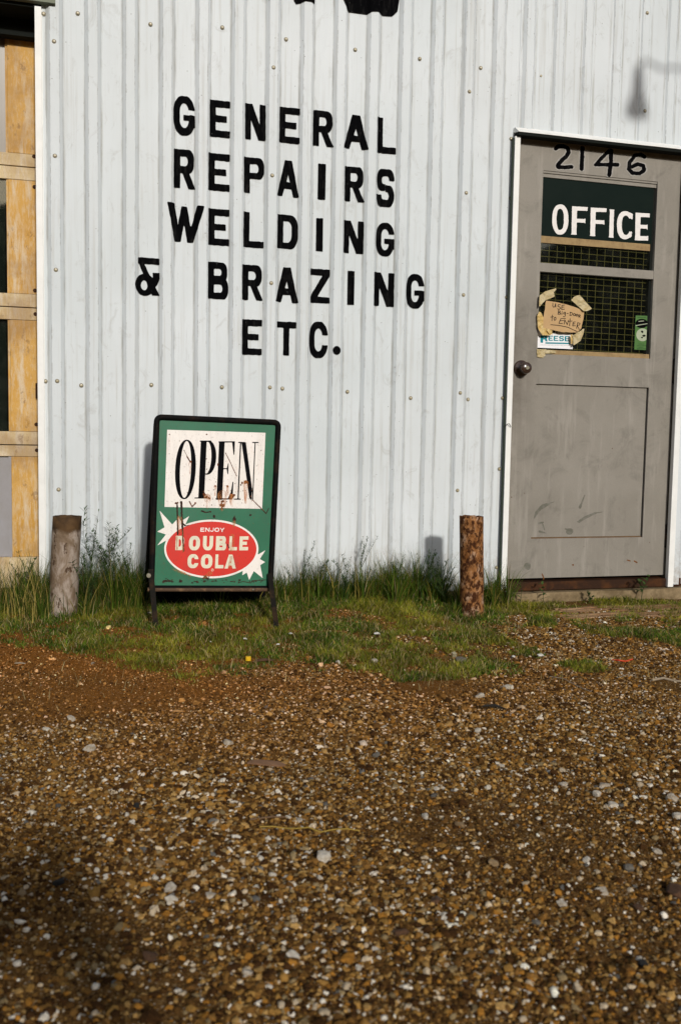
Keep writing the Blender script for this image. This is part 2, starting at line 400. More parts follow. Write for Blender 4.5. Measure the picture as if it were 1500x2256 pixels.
def wob(f, amp, s, seed=0):
    return lambda x, y: f(x, y)+(fbm(x, y, s, 3, seed)-.5)*2*amp
def shift(f, dx, dy=0): return lambda x, y: f(x-dx, y-dy)
def field(fn, x0, x1, y0, y1, n):
    """polygons of fn < 0 : clipped cells of a grid with n cells on the long side"""
    st = max(x1-x0, y1-y0)/n
    nx = max(2, int(math.ceil((x1-x0)/st))); ny = max(2, int(math.ceil((y1-y0)/st)))
    xs = np.linspace(x0, x1, nx+1); ys = np.linspace(y0, y1, ny+1)
    X, Y = np.meshgrid(xs, ys, indexing='ij'); D = fn(X, Y); D = np.where(np.abs(D) < 1e-9, 1e-9, D)
    V = []; F = []; cache = {}
    def gv(i, j):
        k = (i, j)
        if k not in cache: cache[k] = len(V); V.append((xs[i], ys[j]))
        return cache[k]
    def ev(a, b):
        k = (min(a, b), max(a, b))
        if k not in cache:
            t = D[k[0]]/(D[k[0]]-D[k[1]])
            cache[k] = len(V); V.append((xs[k[0][0]]*(1-t)+xs[k[1][0]]*t, ys[k[0][1]]*(1-t)+ys[k[1][1]]*t))
        return cache[k]
    for i in range(nx):
        for j in range(ny):
            c = [(i, j), (i+1, j), (i+1, j+1), (i, j+1)]; s_ = [D[q] < 0 for q in c]
            if not any(s_): continue
            if all(s_): F.append([gv(*q) for q in c]); continue
            if s_[0] == s_[2] and s_[1] == s_[3]:      # saddle: two corners
                for q in range(4):
                    if s_[q]: F.append([gv(*c[q]), ev(c[q], c[(q+1) % 4]), ev(c[q-1], c[q])])
                continue
            poly = []
            for q in range(4):
                if s_[q]: poly.append(gv(*c[q]))
                if s_[q] != s_[(q+1) % 4]: poly.append(ev(c[q], c[(q+1) % 4]))
            if len(poly) >= 3: F.append(poly)
    return V, F
def paint(name, fn, bounds, n, mapf, m, parent=None, dissolve=True):
    if bounds == 'poly': V, F = [tuple(q) for q in fn], [list(range(len(fn)))]
    else: V, F = field(fn, *bounds, n)
    W = [mapf(x, y) for x, y in V]
    bm = bmesh.new(); bv = [bm.verts.new(tuple(map(float, p))) for p in W]
    for f in F:
        try: bm.faces.new([bv[i] for i in f])
        except ValueError: pass
    if dissolve: bmesh.ops.dissolve_limit(bm, angle_limit=.01, verts=bm.verts[:], edges=bm.edges[:])
    bm.normal_update()
    tot = Vector((0, 0, 0))
    for f in bm.faces: tot += f.normal*f.calc_area()
    if tot.y > 0: bmesh.ops.reverse_faces(bm, faces=bm.faces[:])
    return bmobj(name, bm, m, parent)

# glyphs in a unit box (x right 0..1, y up 0..1), t = stroke width in x, s = stroke in y
def glyph(ch, t=.30, s=.185):
    B = p_box; a = t; h = s
    if ch == 'E': return U(B(0, a, 0, 1), B(0, 1, 1-h, 1), B(0, 1, 0, h), B(0, .84, .5-h*.45, .5+h*.5))
    if ch == 'F': return U(B(0, a, 0, 1), B(0, 1, 1-h, 1), B(0, .84, .5-h*.5, .5+h*.5))
    if ch == 'L': return U(B(0, a, 0, 1), B(0, 1, 0, h))
    if ch == 'I': return B(0, 1, 0, 1)
    if ch == 'T': return U(B(.5-a*.5, .5+a*.5, 0, 1), B(0, 1, 1-h, 1))
    if ch == 'N': return U(B(0, a*.95, 0, 1), B(1-a*.95, 1, 0, 1), p_poly([(0, 1), (a*1.15, 1), (1, 0), (1-a*1.15, 0)]))
    if ch == 'Z': return U(B(0, 1, 1-h, 1), B(0, 1, 0, h), p_poly([(1, 1-h), (1-a*1.25, 1-h), (0, h), (a*1.25, h)]))
    if ch == 'A': return U(p_poly([(0, 0), (a*.85, 0), (.66, 1), (.34, 1)]), p_poly([(1, 0), (1-a*.85, 0), (.34, 1), (.66, 1)]), p_poly([(.22, .22), (.78, .22), (.73, .40), (.27, .40)]))
    if ch == 'W': return U(p_poly([(0, 1), (.20, 1), (.37, 0), (.20, 0)]), p_poly([(.37, 0), (.20, 0), (.39, .93), (.54, .93)]), p_poly([(.54, 0), (.71, 0), (.54, .93), (.39, .93)]), p_poly([(.54, 0), (.71, 0), (1, .97), (.80, .97)]))
    if ch == 'D': return S(I(p_rr(-.6, 1, 0, 1, .36), B(0, 1, 0, 1)), I(p_rr(-.6, 1-a, h, 1-h, .2), B(a, 1, 0, 1)))
    def bowl(y0, y1, x1=1.0, r=.24):
        return S(I(p_rr(-.6, x1, y0, y1, r), B(0, 1, 0, 1)), I(p_rr(-.6, x1-a*.95, y0+h*.95, y1-h*.95, r*.5), B(a, 1, 0, 1)))
    if ch == 'P': return U(B(0, a, 0, 1), bowl(.40, 1))
    if ch == 'R': return U(B(0, a, 0, 1), bowl(.40, 1, .93), p_poly([(.36, .46), (.66, .46), (1.0, 0), (.68, 0)]))
    if ch == 'B': return U(bowl(0, .57), bowl(.46, 1, .95))
    if ch in 'OCG':
        o = S(p_rr(0, 1, 0, 1, .42), p_rr(a, 1-a, h, 1-h, .2))
        if ch == 'O': return o
        if ch == 'C': return S(o, B(.55, 1.2, .36, .64))
        return U(S(o, B(.55, 1.2, .42, .66)), B(1-a, 1, .22, .53), B(.46, 1, .38, .53))
    if ch == 'S':
        up = S(p_rr(0, 1, .42, 1, .29), p_rr(a, 1-a, .42+h, 1-h, .12), B(.5, 1.2, .40, .70))
        lo = S(p_rr(0, 1, 0, .58, .29), p_rr(a, 1-a, h, .58-h, .12), B(-.2, .5, .32, .70))
        return U(up, lo)
    if ch == '&':
        return U(B(.12, .99, .83, 1), p_poly([(.12, .90), (.36, .86), (1, .02), (.70, .02)]),
                 S(p_ell(.40, .29, .40, .29), p_ell(.37, .27, .13, .13)), p_poly([(.72, .62), (1, .62), (1, .46), (.90, .30), (.62, .04), (.48, .10), (.66, .30), (.73, .44)]))
    if ch == '.': return p_ell(.5, .5, .5, .5)
    if ch == 'U': return S(p_rr(0, 1, 0, 2, .42), p_rr(a, 1-a, h, 2, .2), B(-1, 2, 1, 3))
    if ch == 'J': return S(p_rr(0, 1, 0, 2, .42), p_rr(a, 1-a, h, 2, .2), B(-1, 2, 1, 3), B(-1, .5, .36, 3))
    if ch == 'Y': return U(B(.5-a*.5, .5+a*.5, 0, .5), p_poly([(0, 1), (a*1.1, 1), (.5+a*.5, .42), (.5-a*.5, .42)]), p_poly([(1, 1), (1-a*1.1, 1), (.5-a*.5, .42), (.5+a*.5, .42)]))
    raise KeyError(ch)

# ------------------------------------------------------------------ the workshop wall
P = 0.1524; OFF = .0
RD = .016
def profile(X):
    u_ = (np.asarray(X)+.5*P) % P-.5*P; u_ = np.abs(u_)
    return -RD*np.clip((.035-u_)/.017, 0, 1)
bld = empty('workshop_building', (1.5, 0, 0))
tag(bld, 'white ribbed metal workshop with black painted lettering and a grey office door', 'building')
OPX0, OPX1, OPZ = 2.088, 3.012, 2.118     # office doorway cut out of the sheets
ZT = 3.7
def sheet(x0, x1, lead, cutdoor=False, z0=-.035):
    xs = set([x0, x1])
    kk = range(int(x0/P)-2, int(x1/P)+3)
    for k in kk:
        for d in (-.035, -.018, .018, .035, -.0765+.002, -.055, .055):
            x = k*P+d
            if x0 < x < x1: xs.add(round(x, 5))
    zs = set(np.round(np.arange(z0, ZT, .11), 4)) | {ZT}
    if cutdoor: xs |= {OPX0, OPX1}; zs.add(OPZ)
    xs = np.array(sorted(xs)); zs = np.array(sorted(zs))
    if cutdoor:
        xs = np.array([x for x in xs if abs(x-OPX0) < 1e-9 or abs(x-OPX1) < 1e-9 or min(abs(x-OPX0), abs(x-OPX1)) > .004])
        zs = np.array([z for z in zs if z == OPZ or abs(z-OPZ) > .03])
    V = []; F = []; nx = len(xs)
    for z in zs:
        for x in xs:
            dn = (vnoise(x*1.0, z*6, 3, 4)-.5)*.0016+(vnoise(x*11, z*2.5, 3, 8)-.5)*.0012
            dx = (vnoise(round(x/P)*3.3, z*4, 2, 5)-.5)*.0022
            V.append((x+(dx if x0+.01 < x < x1-.01 and not (cutdoor and (abs(x-OPX0) < .02 or abs(x-OPX1) < .02)) else 0), float(profile(x))+dn-(lead if x < x0+.06 else 0), z))
    for j in range(len(zs)-1):
        for i in range(nx-1):
            xm = (xs[i]+xs[i+1])/2; zm = (zs[j]+zs[j+1])/2
            if cutdoor and OPX0 < xm < OPX1 and zm < OPZ: continue
            a = j*nx+i; F.append((a, a+1, a+nx+1, a+nx))
    o = mesh('wall_panel', V, F, M['wall'], bld)
    md = o.modifiers.new('thickness', 'SOLIDIFY'); md.thickness = .0008; md.offset = -1
    return o
sheet(-.050, .022, 0)
sheet(-.024, 6*P+.020, .0022)
sheet(6*P-.024, 12*P+.020, .0022)
sheet(12*P-.024, 18*P+.020, .0022, True)
sheet(18*P-.024, 24*P+.020, .0022, True)
for j in range(4, 9): sheet(6*j*P-.024, (6*j+6)*P+.020, .0022)

# screws
def screw_mesh():
    bm = bmesh.new()
    lathe(bm, [(.0001, 0), (.0108, 0), (.0105, .0016), (.0072, .0026), (.0001, .0026)], (0, 0, 0), 'y', 14)
    for f in bm.faces: f.material_index = 0
    n0 = len(bm.faces)
    lathe(bm, [(.0064, .0020), (.0064, .0055), (.0050, .0074), (.0001, .0080)], (0, 0, 0), 'y', 10)
    bm.faces.ensure_lookup_table()
    for f in bm.faces[n0:]: f.material_index = 1
    me = bpy.data.meshes.new('screw'); bm.to_mesh(me); bm.free()
    me.materials.append(M['washer']); me.materials.append(M['screw'])
    return me
SM = screw_mesh()
scr = [(97,31),(172,30),(332,54),(490,61),(630,87),(782,110),(924,130),(1058,150),(1190,168),(1317,188),(1420,32),(1436,201),(1415,247),(120,95),(601,152),(1030,205),
 (122,346),(598,389),(1023,427),(1124,437),(1125,306),(124,596),(596,625),(1017,651),(1115,655),(101,840),(127,840),(180,849),(334,848),(489,853),(593,854),(622,856),
 (765,863),(904,877),(1010,866),(1030,880),(1106,877),(130,1078),(1004,1080),(1099,1033),(1093,1250),(1432,313)]
pts3 = [(at(x, y, 0)[0], at(x, y, 0)[2]) for x, y in scr]
for r_ in (1.09, 2.3):          # rows carry on beyond the frame
    for k in range(22, 52, 2): pts3.append((k*P+.07, r_))
for k in range(0, 52, 2): pts3.append((k*P+.07, 3.5))
for x, z in pts3:
    o = bpy.data.objects.new('screw', SM); COL.objects.link(o); o.parent = bld
    yy = float(profile(x))
    o.location = (x-1.5, yy-.0018, z); o.scale = (.85, .85, .85); o.rotation_euler = (random.uniform(-.08, .08), random.uniform(0, 6), random.uniform(-.08, .08))

# black painted wall lettering that follows the ribs
def wall_letter(ch, l, r, t, b, **kw):
    c = ((l+r)/2, (t+b)/2)
    x0 = at(l, c[1], 0)[0]; x1 = at(r, c[1], 0)[0]; z1 = at(c[0], t, 0)[2]; z0 = at(c[0], b, 0)[2]
    g = glyph(ch, **kw); sd_ = hash(ch) % 50+int(l)
    g2 = wob(g, .012, 7, int(l) % 97)
    sk = random.uniform(-.012, .012)
    def mp(u_, v):
        X = x0+(u_+sk*(v-.5))*(x1-x0); Z = z0+v*(z1-z0)
        return (X, float(profile(X))-.0034, Z)
    W_ = x1-x0; H_ = z1-z0
    asp = W_/H_
    return paint('painted_letter', g2, (-.06, 1.06, -.05, 1.05), 44, mp, M['black'], bld, False)
rows = [
 ('GENERAL', [(382,430,212,299),(462,507,222,303),(540,585,230,309),(615,660,237.5,316),(689,735,245,323),(756,811,254,329.5),(830,872,261,339)]),
 ('REPAIRS', [(383,431,330,416),(459,506,339,421),(537,582,348,426),(610,659,354,434),(700,717,361,440),(758,803,368,445),(828,868,373,456)]),
 ('WELDING', [(368,450,450,534),(459,505,461,541),(536,581,468,546),(610,656,474,549),(696,711,481,554),(756,800,487,559),(827,868,491,565)]),
 ('&BRAZING', [(298,352,568,652),(458,503,578,659),(533,580,584,662),(606,657,589,667),(683,726,593,668),(765,780,597,672),(822,867,601,675),(893,934,604,680)]),
 ('ETC.', [(533,577,704,782),(609,652,709,783),(680,722,709,789),(731,748,763,782)])]
for word, rects in rows:
    for ch, (l, r, t, b) in zip(word, rects):
        kw = {}
        if ch == 'W': kw = {}
        wall_letter(ch, l, r, t, b, **kw)
def wallpaint_px(name, fn, bounds, n, m=None):
    def mp(x, y):
        p = at(x, y, 0); return (p[0], float(profile(p[0]))-.0034, p[2])
    return paint(name, fn, bounds, n, mp, m or M['black'], bld, False)
wallpaint_px('painted_emblem', p_poly([(645,-160),(647,2),(652,10),(673,6),(685,8),(692,13),(693,0),(700,-120)]), (640,705,-165,16), 60)
wallpaint_px('painted_emblem', S(p_poly([(735,-120),(753,0),(765,27),(808,33),(818,29),(830,29),(843,36),(863,37),(875,26),(879,0),(885,-40),(900,-150),(800,-170)]), p_ell(838,-2,4,3)), (730,905,-175,40), 80)

# corner trims, headers, the rest of the shell
def stripbox(name, pxs, Y0, Y1, m, parent, bev=.0015):
    return None
tr = box('corner_trim', -.0765, -.0500, -.026, -.004, -.05, 2.418, M['trim'], bld, .0012)
box('corner_trim', -.0755, -.047, -.003, .19, -.06, 2.416, M['trim'], bld)                 # return into the opening
box('header_trim', -3.30, .005, -.036, .20, 2.434, 2.50, m_paint('grey_green_header', (.20, .22, .16), (.1, .11, .08), .6, 8, .5), bld)
box('header_trim', -3.25, -.052, -.005, .19, 2.42, 2.433, M['dark'], bld)
box('lintel_shade_board', -3.2, -.052, .13, .182, 2.352, 2.419, M['dark'], bld)  # added dark board that paints in the deep shadow above the garage door
sheetL = mesh('wall_panel', [(-8, -.004, 2.50), (-.05, -.004, 2.50), (-.05, -.004, ZT), (-8, -.004, ZT)], [(0, 1, 2, 3)], M['wall'], bld)
mesh('wall_panel', [(-8, -.004, -.05), (-3.3, -.004, -.05), (-3.3, -.004, 2.499), (-8, -.004, 2.499)], [(0, 1, 2, 3)], M['wall'], bld)
bm = bmesh.new()
bbox(bm, -8, -7.9, .05, 7.9, -.06, ZT); bbox(bm, 8.1, 8.2, .05, 7.9, -.06, ZT); bbox(bm, -8, 8.2, 7.9, 8, -.06, ZT)
bmobj('side_wall', bm, M['wall'], bld)
bm = bmesh.new(); bbox(bm, -8.15, 8.3, -.06, 8.1, ZT, ZT+.08); bmobj('roof', bm, M['trim'], bld)
box('interior_floor', -7.9, 8.1, .25, 7.9, -.03, .0, M['dark'], bld)
box('interior_partition', 1.2, 3.8, .62, .66, 0, 3.0, M['dark'], bld)
box('interior_partition', -3.6, .2, 1.3, 1.34, 0, 3.0, M['dark'], bld)
box('inner_lining', .0, 2.085, .03, .05, -.02, 3.6, M['dark'], bld)
box('inner_lining', 3.046, 8.0, .03, .05, -.02, 3.6, M['dark'], bld)
box('inner_lining', 2.086, 3.045, .03, .05, 2.20, 3.6, M['dark'], bld)

# ------------------------------------------------------------------ garage door (the big door), in its recess
GY = .19
gar = box('garage_door', -3.19, -.215, GY+.036, GY+.046, .0, 2.42, M['dark'], bld)
gar['label'] = 'yellow sectional door with flaking paint and dark panes'
zs_g = [(2.60, 2.42), (1.886, 1.776), (1.292, 1.180), (.695, .586), (.139, .0)]
def gpart(name, x0, x1, y0, y1, z0, z1, m, bev=.0015): return box(name, x0, x1, y0, y1, z0, z1, m, gar, bev)
joints = [(2.395, 2.42), (1.8335, 1.886), (1.776, 1.8295), (1.236, 1.292), (1.180, 1.232), (.638, .695), (.586, .634), (.002, .139)]
for z0, z1 in joints: gpart('rail', -3.18, -.0785, GY-.002, GY+.036, z0, z1, M['rail'], .002)
secs = [(1.886, 2.395), (1.292, 1.776), (.695, 1.180), (.139, .586)]
for z0, z1 in secs:
    for i, x in enumerate([-.0785, -.79, -1.50, -2.21, -2.92]):
        wd = .118 if i == 0 else .10
        gpart('stile', x-wd, x, GY, GY+.034, z0+.001, z1-.001, M['yellow'], .002)
for i, (z0, z1) in enumerate(secs):
    for j, (xa, xb) in enumerate([(-.79, -.1965), (-1.50, -.89), (-2.21, -1.60), (-2.92, -2.31)]):
        if i < 3:
            gpart('pane', xa+.001, xb-.001, GY+.016, GY+.020, z0+.001, z1-.001, M['glare_pane'] if i == 0 else M['glass'], 0)
            for n_, q in (('glazing_bead', (xb-.009, xb-.0005, z0, z1)),):
                gpart(n_, q[0], q[1], GY+.006, GY+.015, q[2]+.001, q[3]-.001, M['yellow'], 0)
        else:
            gpart('solid_panel', xa+.001, xb-.001, GY+.014, GY+.024, z0+.001, z1-.001, M['greypanel'], 0)
            gpart('glazing_bead', xb-.012, xb-.0005, GY+.004, GY+.013, z0+.001, z1-.001, M['greypanel'], 0)
# bolts at the rail ends
bmb = bmesh.new(); lathe(bmb, [(.0085, 0), (.0078, .003), (.003, .0045), (.0001, .0046)], (0, 0, 0), 'y', 12)
BOLT = bpy.data.meshes.new('bolt'); bmb.to_mesh(BOLT); bmb.free(); BOLT.materials.append(M['threshold'])
goff = Vector((0, 0, 0))
for (px, py) in [(77, 412), (78, 640), (79, 692), (81, 935), (82, 992), (76, 345)]:
    p = at(px, py, GY)
    o = bpy.data.objects.new('bolt', BOLT); COL.objects.link(o); o.parent = gar; o.location = (p[0]-1.5+1.5-0, GY-.002, p[2])
    o.location = Vector((p[0], GY-.002, p[2]))-Vector((1.5, 0, 0))+Vector((0, 0, 0)) - (gar.location)
p = at(81, 862, GY); gpart('latch', -.092, -.0785, GY-.02, GY-.001, p[2]-.03, p[2]+.035, M['threshold'], .002)

# ------------------------------------------------------------------ office door
DY = .015
dx0, dx1, dz0, dz1 = 2.099, 3.001, .012, 2.126
wx0, wx1, wz0, wz1 = 2.2375, 2.864, 1.114, 1.984       # window opening
qx0, qx1, qz0, qz1 = 2.2346, 2.859, .209, .969         # sunk lower panel
bm = bmesh.new()
def slab(x0, x1, z0, z1): bbox(bm, x0, x1, DY, DY+.044, z0, z1)
slab(dx0, wx0, dz0, dz1); slab(wx1, dx1, dz0, dz1)
slab(wx0, wx1, wz1, dz1); slab(wx0, wx1, qz1, wz0); slab(wx0, wx1, dz0, qz0)
bmesh.ops.remove_doubles(bm, verts=bm.verts, dist=.0005)
door = bmobj('office_door', bm, M['door'], bld); door['label'] = 'grey office door with house number and screened window'
quadbox('door_panel', [(qx0, DY+.012, qz0), (qx1, DY+.012, qz0), (qx1, DY+.012, qz1), (qx0, DY+.012, qz1)], .02, M['door'], door)
# fillet strips (dirty edges) round the sunk panel
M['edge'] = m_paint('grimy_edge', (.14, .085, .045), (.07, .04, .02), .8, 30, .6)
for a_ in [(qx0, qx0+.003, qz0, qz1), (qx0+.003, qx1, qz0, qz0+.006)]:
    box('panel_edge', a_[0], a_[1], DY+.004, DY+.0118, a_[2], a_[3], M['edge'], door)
# upper sash : glazing moulding, glass, black board, mesh, mullion
def dpt(px, py, Y): p = at(px, py, Y); return p
zt = wz1-.028
bm = bmesh.new(); bbox(bm, wx0, wx1, DY+.004, DY+.03, wz1-.010, wz1); bbox(bm, wx0, wx1, DY+.010, DY+.03, wz1-.028, wz1-.012)
bmobj('glazing_moulding', bm, M['door'], door)
box('glazing_moulding', wx0+.002, wx1-.002, DY+.006, DY+.03, wz0, wz0+.022, M['tanwood'], door, .002)
mz0, mz1 = 1.508, 1.550
box('window_mullion', wx0, wx1, DY+.002, DY+.03, mz0, mz1, M['door'], door, .001)
GYo = DY+.022
bz0 = at(1300, 528, GYo)[2]                     # lower edge of the black painted area
box('window_pane', wx0, wx1-.0, GYo, GYo+.003, mz1, zt, M['glass'], door)
box('window_pane', wx0, wx1-.0, GYo, GYo+.003, wz0+.022, mz0, M['glass'], door)
box('black_painted_board', wx0+.001, wx1-.012, GYo-.006, GYo-.001, bz0, zt-.001, M['boardblack'], door)
box('wood_strip', wx0+.001, wx1-.018, GYo-.007, GYo-.001, bz0-.034, bz0-.001, M['tanwood'], door, .001)
# security mesh behind the glass
bm = bmesh.new(); MY = GYo+.010
x = wx0+.014
while x < wx1-.02:
    tube(bm, [(x, MY, wz0+.02), (x+.004, MY, mz1+.15)], .0014, 5); x += .0437
z = wz0+.03
while z < bz0:
    tube(bm, [(wx0, MY+.002, z+.004), (wx1-.02, MY+.002, z-.003)], .0014, 5); z += .0293
bmobj('security_mesh', bm, M['wire'], door)
# dark side channel right of the sash
box('window_channel', wx1-.013, wx1-.0005, DY+.020, DY+.040, wz0+.02, zt-.001, M['dark'], door)
# OFFICE
def cr2(px, py): return (1120+px/3.947, 280+py/3.947)        # enlarged-crop pixel to photo pixel
def door_map(Y, sx=1, sy=1):
    def mp(x, y):
        X, Y_ = cr2(x, y); p = at(X, Y_, Y); return (p[0], Y, p[2])
    return mp
def sl(dx): return .075*dx      # slope of level lines there
OY = GYo-.0075
def rectg(ch, l, r, t, b, name, m, mp, parent, n=36, wb=0, **kw):
    g = glyph(ch, **kw)
    if wb: g = wob(g, wb, 6, int(l) % 61)
    def mm(u_, v):
        return mp(l+u_*(r-l), b-v*(b-t)+sl((u_-.5)*(r-l))*1.0)
    return paint(name, g, (-.06, 1.06, -.05, 1.05), n, mm, m, parent)
mp = door_map(OY)
paint('office_letter', wob(S(p_ell(448, 803, 70, 131, 2.3), p_ell(447, 803, 32, 92, 2.4)), 2, .03, 1), (370, 526, 665, 942), 46, mp, M['white'], door)
def serifF(ch, l, r, t, b, st=44):
    fs = [p_poly([(l+4, t), (l+st+4, t+3), (l+st-2, b-10), (l+st+2, b+1), (l-6, b-2), (l, b-14)])]
    top = p_poly([(l+2, t), (r, t+8), (r-3, t+46), (r-10, t+40), (l+st, t+37)])
    fs.append(top)
    my = (t+b)/2+2
    fs.append(p_poly([(l+st-6, my-18), (r-28, my-14), (r-20, my-24), (r-20, my+32), (r-28, my+18), (l+st-6, my+14)]))
    if ch == 'E': fs.append(p_poly([(l, b-38), (r-22, b-36), (r-14, b-44), (r-16, b+3), (l-4, b)]))
    return wob(U(*fs), 1.5, .05, int(l))
paint('office_letter', serifF('F', 546, 686, 688, 936), (536, 696, 680, 944), 46, mp, M['white'], door)
paint('office_letter', serifF('F', 708, 851, 699, 948), (698, 860, 690, 956), 46, mp, M['white'], door)
paint('office_letter', wob(p_poly([(872,714),(921,718),(915,730),(908,950),(914,963),(866,959),(872,946),(879,728)]), 1.5, .05, 3), (860,928,706,970), 46, mp, M['white'], door)
paint('office_letter', wob(U(S(p_ell(1010, 853, 70, 122, 2.3), p_ell(1018, 853, 36, 84, 2.3), p_poly([(1030,800),(1100,785),(1100,925),(1040,905)])), p_poly([(1044,740),(1078,755),(1075,805),(1064,800),(1046,775)]), p_poly([(1044,925),(1068,905),(1068,950),(1050,962)])), 1.5, .05, 4), (932,1094,724,984), 46, mp, M['white'], door)
paint('office_letter', serifF('E', 1098, 1226, 744, 984), (1082, 1236, 736, 992), 46, mp, M['white'], door)
# house number in brush strokes with a pale halo
nums = {'2': ([(408,188),(430,168),(470,165),(508,180),(522,215),(500,255),(455,295),(425,330),(430,348),(480,350),(545,345)], 15),
 '1': ([(640,182),(637,270),(633,362)], 16), '4': ([(868,212),(820,255),(757,328),(800,325),(945,328)], 14), '4b': ([(890,205),(888,300),(874,415)], 16),
 '6': ([(1178,258),(1145,238),(1095,248),(1050,305),(1042,365),(1075,400),(1135,402),(1178,375),(1170,335),(1120,322),(1072,345)], 14)}
def nshape(keys, w_=0): return U(*[wob(p_line(nums[k][0], nums[k][1]+w_+2.5), 4, .06, 2+i) for i, k in enumerate(keys)])
M['halo'] = m_paint('pale_overpaint', (.36, .34, .31), (.26, .245, .225), .5, 40, .8)
for keys, bd in ((('2',), (380,575,140,380)), (('1',), (610,668,155,385)), (('4','4b'), (735,970,180,435)), (('6',), (1015,1205,212,425))):
    paint('number_backing', wob(nshape(keys, 9), 3, .03, 9), bd, 44, door_map(DY-.0006), M['halo'], door)
    paint('house_number', nshape(keys), bd, 60, door_map(DY-.0012), M['black'], door)
# scuffs on the lower panel
def c5(px, py): return (1000+px/2.82, 600+py/2.82)
def scuff_map(x, y):
    X, Y_ = c5(x, y); p = at(X, Y_, DY+.0114); return (p[0], DY+.0114, p[2])
M['scuff'] = m_paint('rubbed_scuff', (.125, .120, .095), (.19, .18, .155), .7, 50, .9)
scf = [(p_poly([(492,1540),(500,1490),(545,1440),(630,1422),(590,1445),(540,1475),(510,1510)]), (480,640,1410,1550)), (p_poly([(760,1550),(800,1520),(870,1490),(935,1487),(880,1500),(820,1530),(775,1556)]), (750,945,1475,1565)),
 (p_seg((810,1385),(780,1460),3,8), (765,820,1372,1475)), (U(p_seg((525,1560),(552,1553),5), p_seg((548,1560),(560,1600),4)), (512,575,1545,1612)), (U(p_seg((690,1595),(735,1600),4), p_ell(716,1610,22,20)), (680,748,1582,1640)), (p_seg((530,1610),(570,1620),6,3), (518,580,1598,1630))]
for i_, (f_, b_) in enumerate(scf): paint('scuff_mark', wob(f_, 3, .05, i_), b_, 60, scuff_map, M['scuff'], door)
def sm2(x, y):
    X, Y_ = c5(x, y); p = at(X, Y_, DY-.0006); return (p[0], DY-.0006, p[2])
paint('scuff_mark', wob(p_ell(456,1826,20,22), 5, .05, 3), (425,485,1795,1855), 24, sm2, M['scuff'], door)
M['rustmark'] = m_paint('rust_mark', (.13, .05, .015), (.2, .08, .02), .8, 60, .8)
for i_, f_ in enumerate([p_seg((545,1872),(556,1905),3,4), p_seg((1075,1788),(1090,1792),4), p_seg((1118,1795),(1134,1803),5,4), p_ell(737,1817,6,5)]):
    c_ = [(550,1888),(1083,1790),(1126,1799),(737,1817)][i_]
    paint('rust_mark', wob(f_, 3, .2, 5), (c_[0]-26, c_[0]+26, c_[1]-26, c_[1]+26), 26, sm2, M['rustmark'], door)
# knob and hinges
kp = at(1147, 812, DY)
bm = bmesh.new()
lathe(bm, [(.0001, 0), (.040, 0), (.040, .004), (.034, .009), (.018, .012), (.0135, .018), (.0135, .030), (.024, .036), (.0285, .048), (.027, .060), (.020, .066), (.0001, .067)], (kp[0], DY-.0005, kp[2]), 'y', 28)
knob = bmobj('door_knob', bm, M['knob'], door, True)
bm = bmesh.new(); lathe(bm, [(.0001, 0), (.009, 0), (.009, .003), (.004, .0032), (.0001, .001)], (kp[0], DY-.0676, kp[2]), 'y', 16)
bmobj('knob_keyhole', bm, M['washer'], door)
for hz in (at(1488, 818, DY)[2], at(1470, 1180, DY)[2], 1.95):
    bm = bmesh.new()
    for q in range(5): lathe(bm, [(.0001, 0), (.0085, 0), (.0085, .0255), (.0001, .0255)], (dx1+.004, DY-.012, hz-.065+q*.026), 'z', 12)
    bbox(bm, dx1-.006, dx1+.002, DY-.010, DY-.001, hz-.06, hz+.06)
    bmobj('hinge', bm, M['rust'], door)

# frame and trims of the doorway
box('jamb', 2.088, dx0-.003, -.004, DY+.09, -.04, 2.16, M['trim'], bld)
box('jamb', dx1+.004, 3.044, .006, DY+.09, -.04, 2.16, m_paint('olive_jamb', (.20, .17, .11), (.1, .08, .05), .7, 8, .5), bld)
box('jamb', dx1+.004, dx1+.028, -.004, .055, .0, 2.15, M['door'], bld) if False else None
bm = bmesh.new(); bbox(bm, dx0-.002, dx1+.003, .001, DY+.09, dz1+.003, dz1+.06)
bmobj('door_head', bm, M['door'], bld)
box('door_trim', 2.064, 2.092, -.030, -.0045, -.045, OPZ-.004, M['trim'], bld, .0015)
box('trim_shadow_gap', 2.054, 2.0635, -.0225, -.0175, -.03, OPZ-.01, m_paint('dark_shadow_gap', (.035, .045, .035), (.02, .02, .02), .9, 9, .4), bld)  # solid dark strip standing in for the shaded gap beside the trim
box('door_trim', 2.995, 3.027, -.030, -.0045, -.045, OPZ-.004, M['trim'], bld, .0015)
box('return_trim', 3.014, 3.024, -.0044, .005, -.04, OPZ, M['trim'], bld) 
# head flashing with a folded drip
V = []
fx0, fx1 = 2.068, 3.05
LZ = float(at(1320, 309, -.055)[2])
prof = [(-.019, LZ+.030), (-.030, LZ+.020), (-.055, LZ+.004), (-.055, LZ), (-.052, LZ), (.0, LZ+.010), (.0, LZ+.03)]
N_ = 14
for i in range(N_+1):
    x = fx0+(fx1-fx0)*i/N_; dz = (vnoise(x*5, 0, 1, 3)-.5)*.006
    for y, z in prof: V.append((x, y, z+dz))
F = []; L_ = len(prof)
for i in range(N_):
    for j in range(L_): F.append((i*L_+j, i*L_+(j+1) % L_, (i+1)*L_+(j+1) % L_, (i+1)*L_+j))
F += [tuple(range(L_))[::-1], tuple(N_*L_+j for j in range(L_))]
mesh('head_flashing', V, F, M['trim'], bld)
box('head_shadow_strip', 2.072, 3.048, -.050, -.0015, LZ-.013, LZ-.0005, M['dark'], bld)  # added dark strip standing in for the shadow under the flashing
